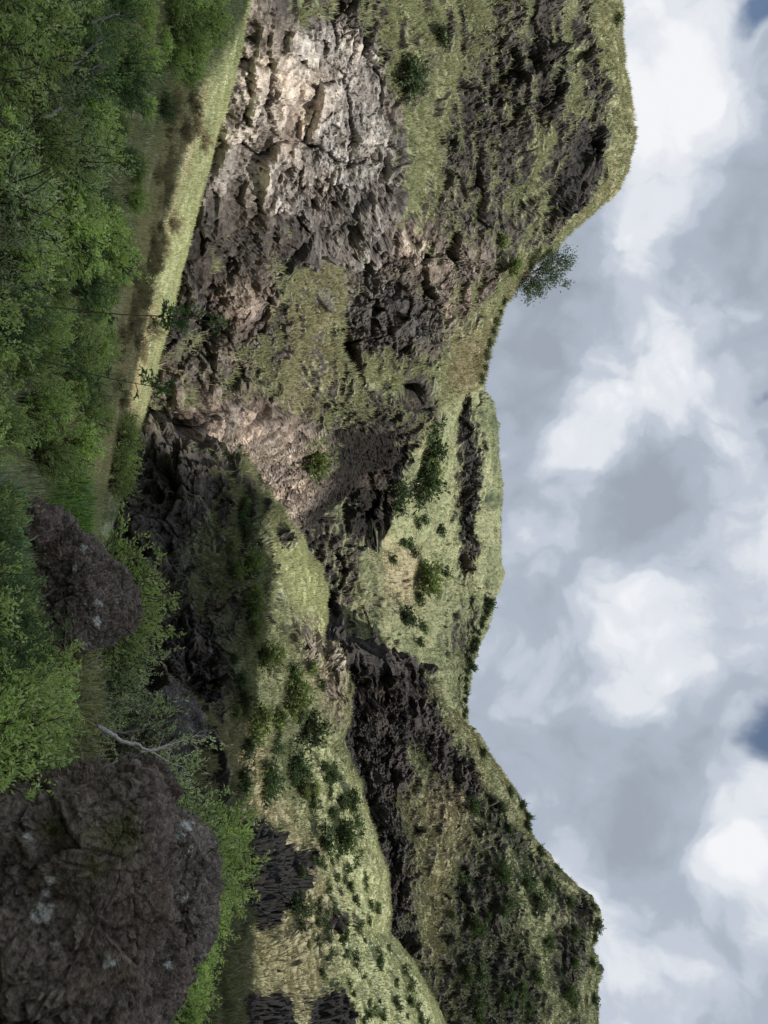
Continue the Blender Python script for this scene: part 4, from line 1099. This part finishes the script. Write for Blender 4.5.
# ------------------------------------------------------------------ light, sky, camera
sund = Vector((hx * math.cos(EL), hy * math.cos(EL), math.sin(EL)))
sl = bpy.data.lights.new('sun', 'SUN'); sl.energy = 4.7; sl.angle = math.radians(0.6); sl.color = (1.0, .95, .87)
so = bpy.data.objects.new('sun', sl); COL.objects.link(so)
so.rotation_euler = sund.to_track_quat('Z', 'Y').to_euler()

w = bpy.data.worlds.new('World'); scene.world = w; w.use_nodes = True
w.cycles.sampling_method = 'MANUAL'; w.cycles.sample_map_resolution = 128
nt = w.node_tree; N = nt.nodes; L = nt.links
for nd in list(N): N.remove(nd)
def math_node(op, a=None, b=None, c=None):
    nd = N.new('ShaderNodeMath'); nd.operation = op
    for i, v in enumerate((a, b, c)):
        if v is None: continue
        if isinstance(v, (int, float)): nd.inputs[i].default_value = v
        else: L.new(v, nd.inputs[i])
    return nd.outputs[0]
tc = N.new('ShaderNodeTexCoord')
def noise(scale, detail, rough, vec, dist=0.0, color=False):
    nd = N.new('ShaderNodeTexNoise'); nd.inputs['Scale'].default_value = scale; nd.inputs['Detail'].default_value = detail
    nd.inputs['Roughness'].default_value = rough; nd.inputs['Distortion'].default_value = dist
    L.new(vec, nd.inputs['Vector']); return nd.outputs['Color' if color else 'Fac']
# billowy domain warp of the view direction
def warp(vec, scale, amt, detail):
    c = noise(scale, detail, .55, vec, color=True)
    s = N.new('ShaderNodeVectorMath'); s.operation = 'SUBTRACT'; L.new(c, s.inputs[0]); s.inputs[1].default_value = (.5, .5, .5)
    k = N.new('ShaderNodeVectorMath'); k.operation = 'SCALE'; L.new(s.outputs[0], k.inputs[0]); k.inputs['Scale'].default_value = amt
    a = N.new('ShaderNodeVectorMath'); a.operation = 'ADD'; L.new(vec, a.inputs[0]); L.new(k.outputs[0], a.inputs[1])
    return a.outputs[0]
gen = tc.outputs['Generated']
wv = warp(gen, 3.2, .13, 3)
wv = warp(wv, 13.0, .06, 4)
def blob(U, H, rad, amp, soft=1.0):
    d = Vector(at(U, H, 1.0)).normalized()
    v = N.new('ShaderNodeVectorMath'); v.operation = 'DISTANCE'; L.new(wv, v.inputs[0]); v.inputs[1].default_value = d
    mr = N.new('ShaderNodeMapRange'); mr.interpolation_type = 'SMOOTHSTEP'
    mr.inputs['From Min'].default_value = rad / FOC * (1 + .5 * soft); mr.inputs['From Max'].default_value = rad / FOC * max(0, 1 - .9 * soft)
    mr.inputs['To Min'].default_value = 0; mr.inputs['To Max'].default_value = amp
    L.new(v.outputs['Value'], mr.inputs['Value']); return mr.outputs['Result']
BLOBS = [(85, 695, 62, .45), (150, 665, 55, .28), (30, 690, 55, .15), (225, 665, 48, .22), (330, 665, 60, .34), (410, 590, 50, .48), (455, 560, 40, .34), (400, 655, 45, .22),
         (520, 742, 70, .36), (260, 715, 45, -.26), (240, 585, 70, -.22), (500, 660, 65, -.25), (600, 520, 120, -.10), (650, 650, 60, .22), (780, 640, 65, -.26), (865, 680, 65, -.26),
         (830, 722, 50, .55), (670, 745, 45, .22), (890, 765, 40, .35), (980, 650, 80, .28), (930, 710, 40, -.15), (20, 560, 50, -.2), (380, 735, 40, .2), (740, 560, 80, .08), (880, 620, 60, .12)]
acc = None
for b_ in BLOBS:
    if b_[3] == 0: continue
    r_ = blob(b_[0], b_[1], b_[2], b_[3] * 1.25)
    acc = r_ if acc is None else math_node('ADD', acc, r_)
n1 = noise(5.0, 7, .66, wv)
t1 = math_node('MULTIPLY_ADD', n1, 1.0, -.5)
vo = N.new('ShaderNodeTexVoronoi'); vo.feature = 'F1'; vo.inputs['Scale'].default_value = 8.0; vo.inputs['Detail'].default_value = 2.0
vo.inputs['Roughness'].default_value = .62; L.new(wv, vo.inputs['Vector'])
t2 = math_node('MULTIPLY_ADD', vo.outputs['Distance'], -.56, .36)
tt = math_node('ADD', math_node('ADD', acc, t1), t2)
tt = math_node('MULTIPLY_ADD', tt, .92, .58)
cr = N.new('ShaderNodeValToRGB'); L.new(tt, cr.inputs[0])
e = cr.color_ramp.elements
e[0].position = 0; e[0].color = (.34, .385, .45, 1); cr.color_ramp.interpolation = 'EASE'
e[1].position = 1; e[1].color = (.90, .915, .945, 1)
for p_, c_ in ((.34, (.42, .475, .56, 1)), (.53, (.54, .595, .68, 1)), (.76, (.76, .79, .845, 1))):
    q_ = e.new(p_); q_.color = c_
sky = N.new('ShaderNodeTexSky'); sky.sky_type = 'NISHITA'; sky.sun_disc = False
sky.sun_elevation = EL; sky.sun_rotation = math.atan2(hx, hy)
bg1 = N.new('ShaderNodeBackground'); bg1.inputs['Strength'].default_value = .1; L.new(sky.outputs[0], bg1.inputs['Color'])
bg2 = N.new('ShaderNodeBackground'); bg2.inputs['Strength'].default_value = 1.0; L.new(cr.outputs[0], bg2.inputs['Color'])
# gaps of blue between the clouds
gap = None
for b_ in ((4, 772, 24, 1.25), (737, 772, 28, 1.25), (385, 772, 10, 1.0)):
    r_ = blob(*b_); gap = r_ if gap is None else math_node('MAXIMUM', gap, r_)
gap = math_node('ADD', gap, math_node('MULTIPLY_ADD', n1, .9, -.55))
mg = N.new('ShaderNodeMapRange'); mg.interpolation_type = 'SMOOTHSTEP'; mg.inputs['From Min'].default_value = .2; mg.inputs['From Max'].default_value = 1.0
mg.inputs['To Min'].default_value = 1; mg.inputs['To Max'].default_value = .08; L.new(gap, mg.inputs['Value'])
ms = N.new('ShaderNodeMixShader'); L.new(mg.outputs[0], ms.inputs[0]); L.new(bg1.outputs[0], ms.inputs[1]); L.new(bg2.outputs[0], ms.inputs[2])
wo = N.new('ShaderNodeOutputWorld'); L.new(ms.outputs[0], wo.inputs['Surface'])

cam = bpy.data.cameras.new('camera'); co = bpy.data.objects.new('camera', cam); COL.objects.link(co)
cam.sensor_fit = 'VERTICAL'; cam.sensor_height = 36; cam.lens = FOC / 1024 * 36
cam.clip_start = .05; cam.clip_end = 9000
fwd = Vector((0, CP, SP)); up = Vector((0, -SP, CP)); left = Vector((-1, 0, 0))
co.matrix_world = Matrix((( up.x, left.x, -fwd.x, 0), (up.y, left.y, -fwd.y, 0), (up.z, left.z, -fwd.z, 0), (0, 0, 0, 1)))
scene.camera = co
scene.cycles.max_bounces = 5; scene.cycles.diffuse_bounces = 3; scene.cycles.transmission_bounces = 3; scene.cycles.glossy_bounces = 2
scene.view_settings.view_transform = 'Standard'; scene.view_settings.look = 'None'; scene.view_settings.exposure = 0
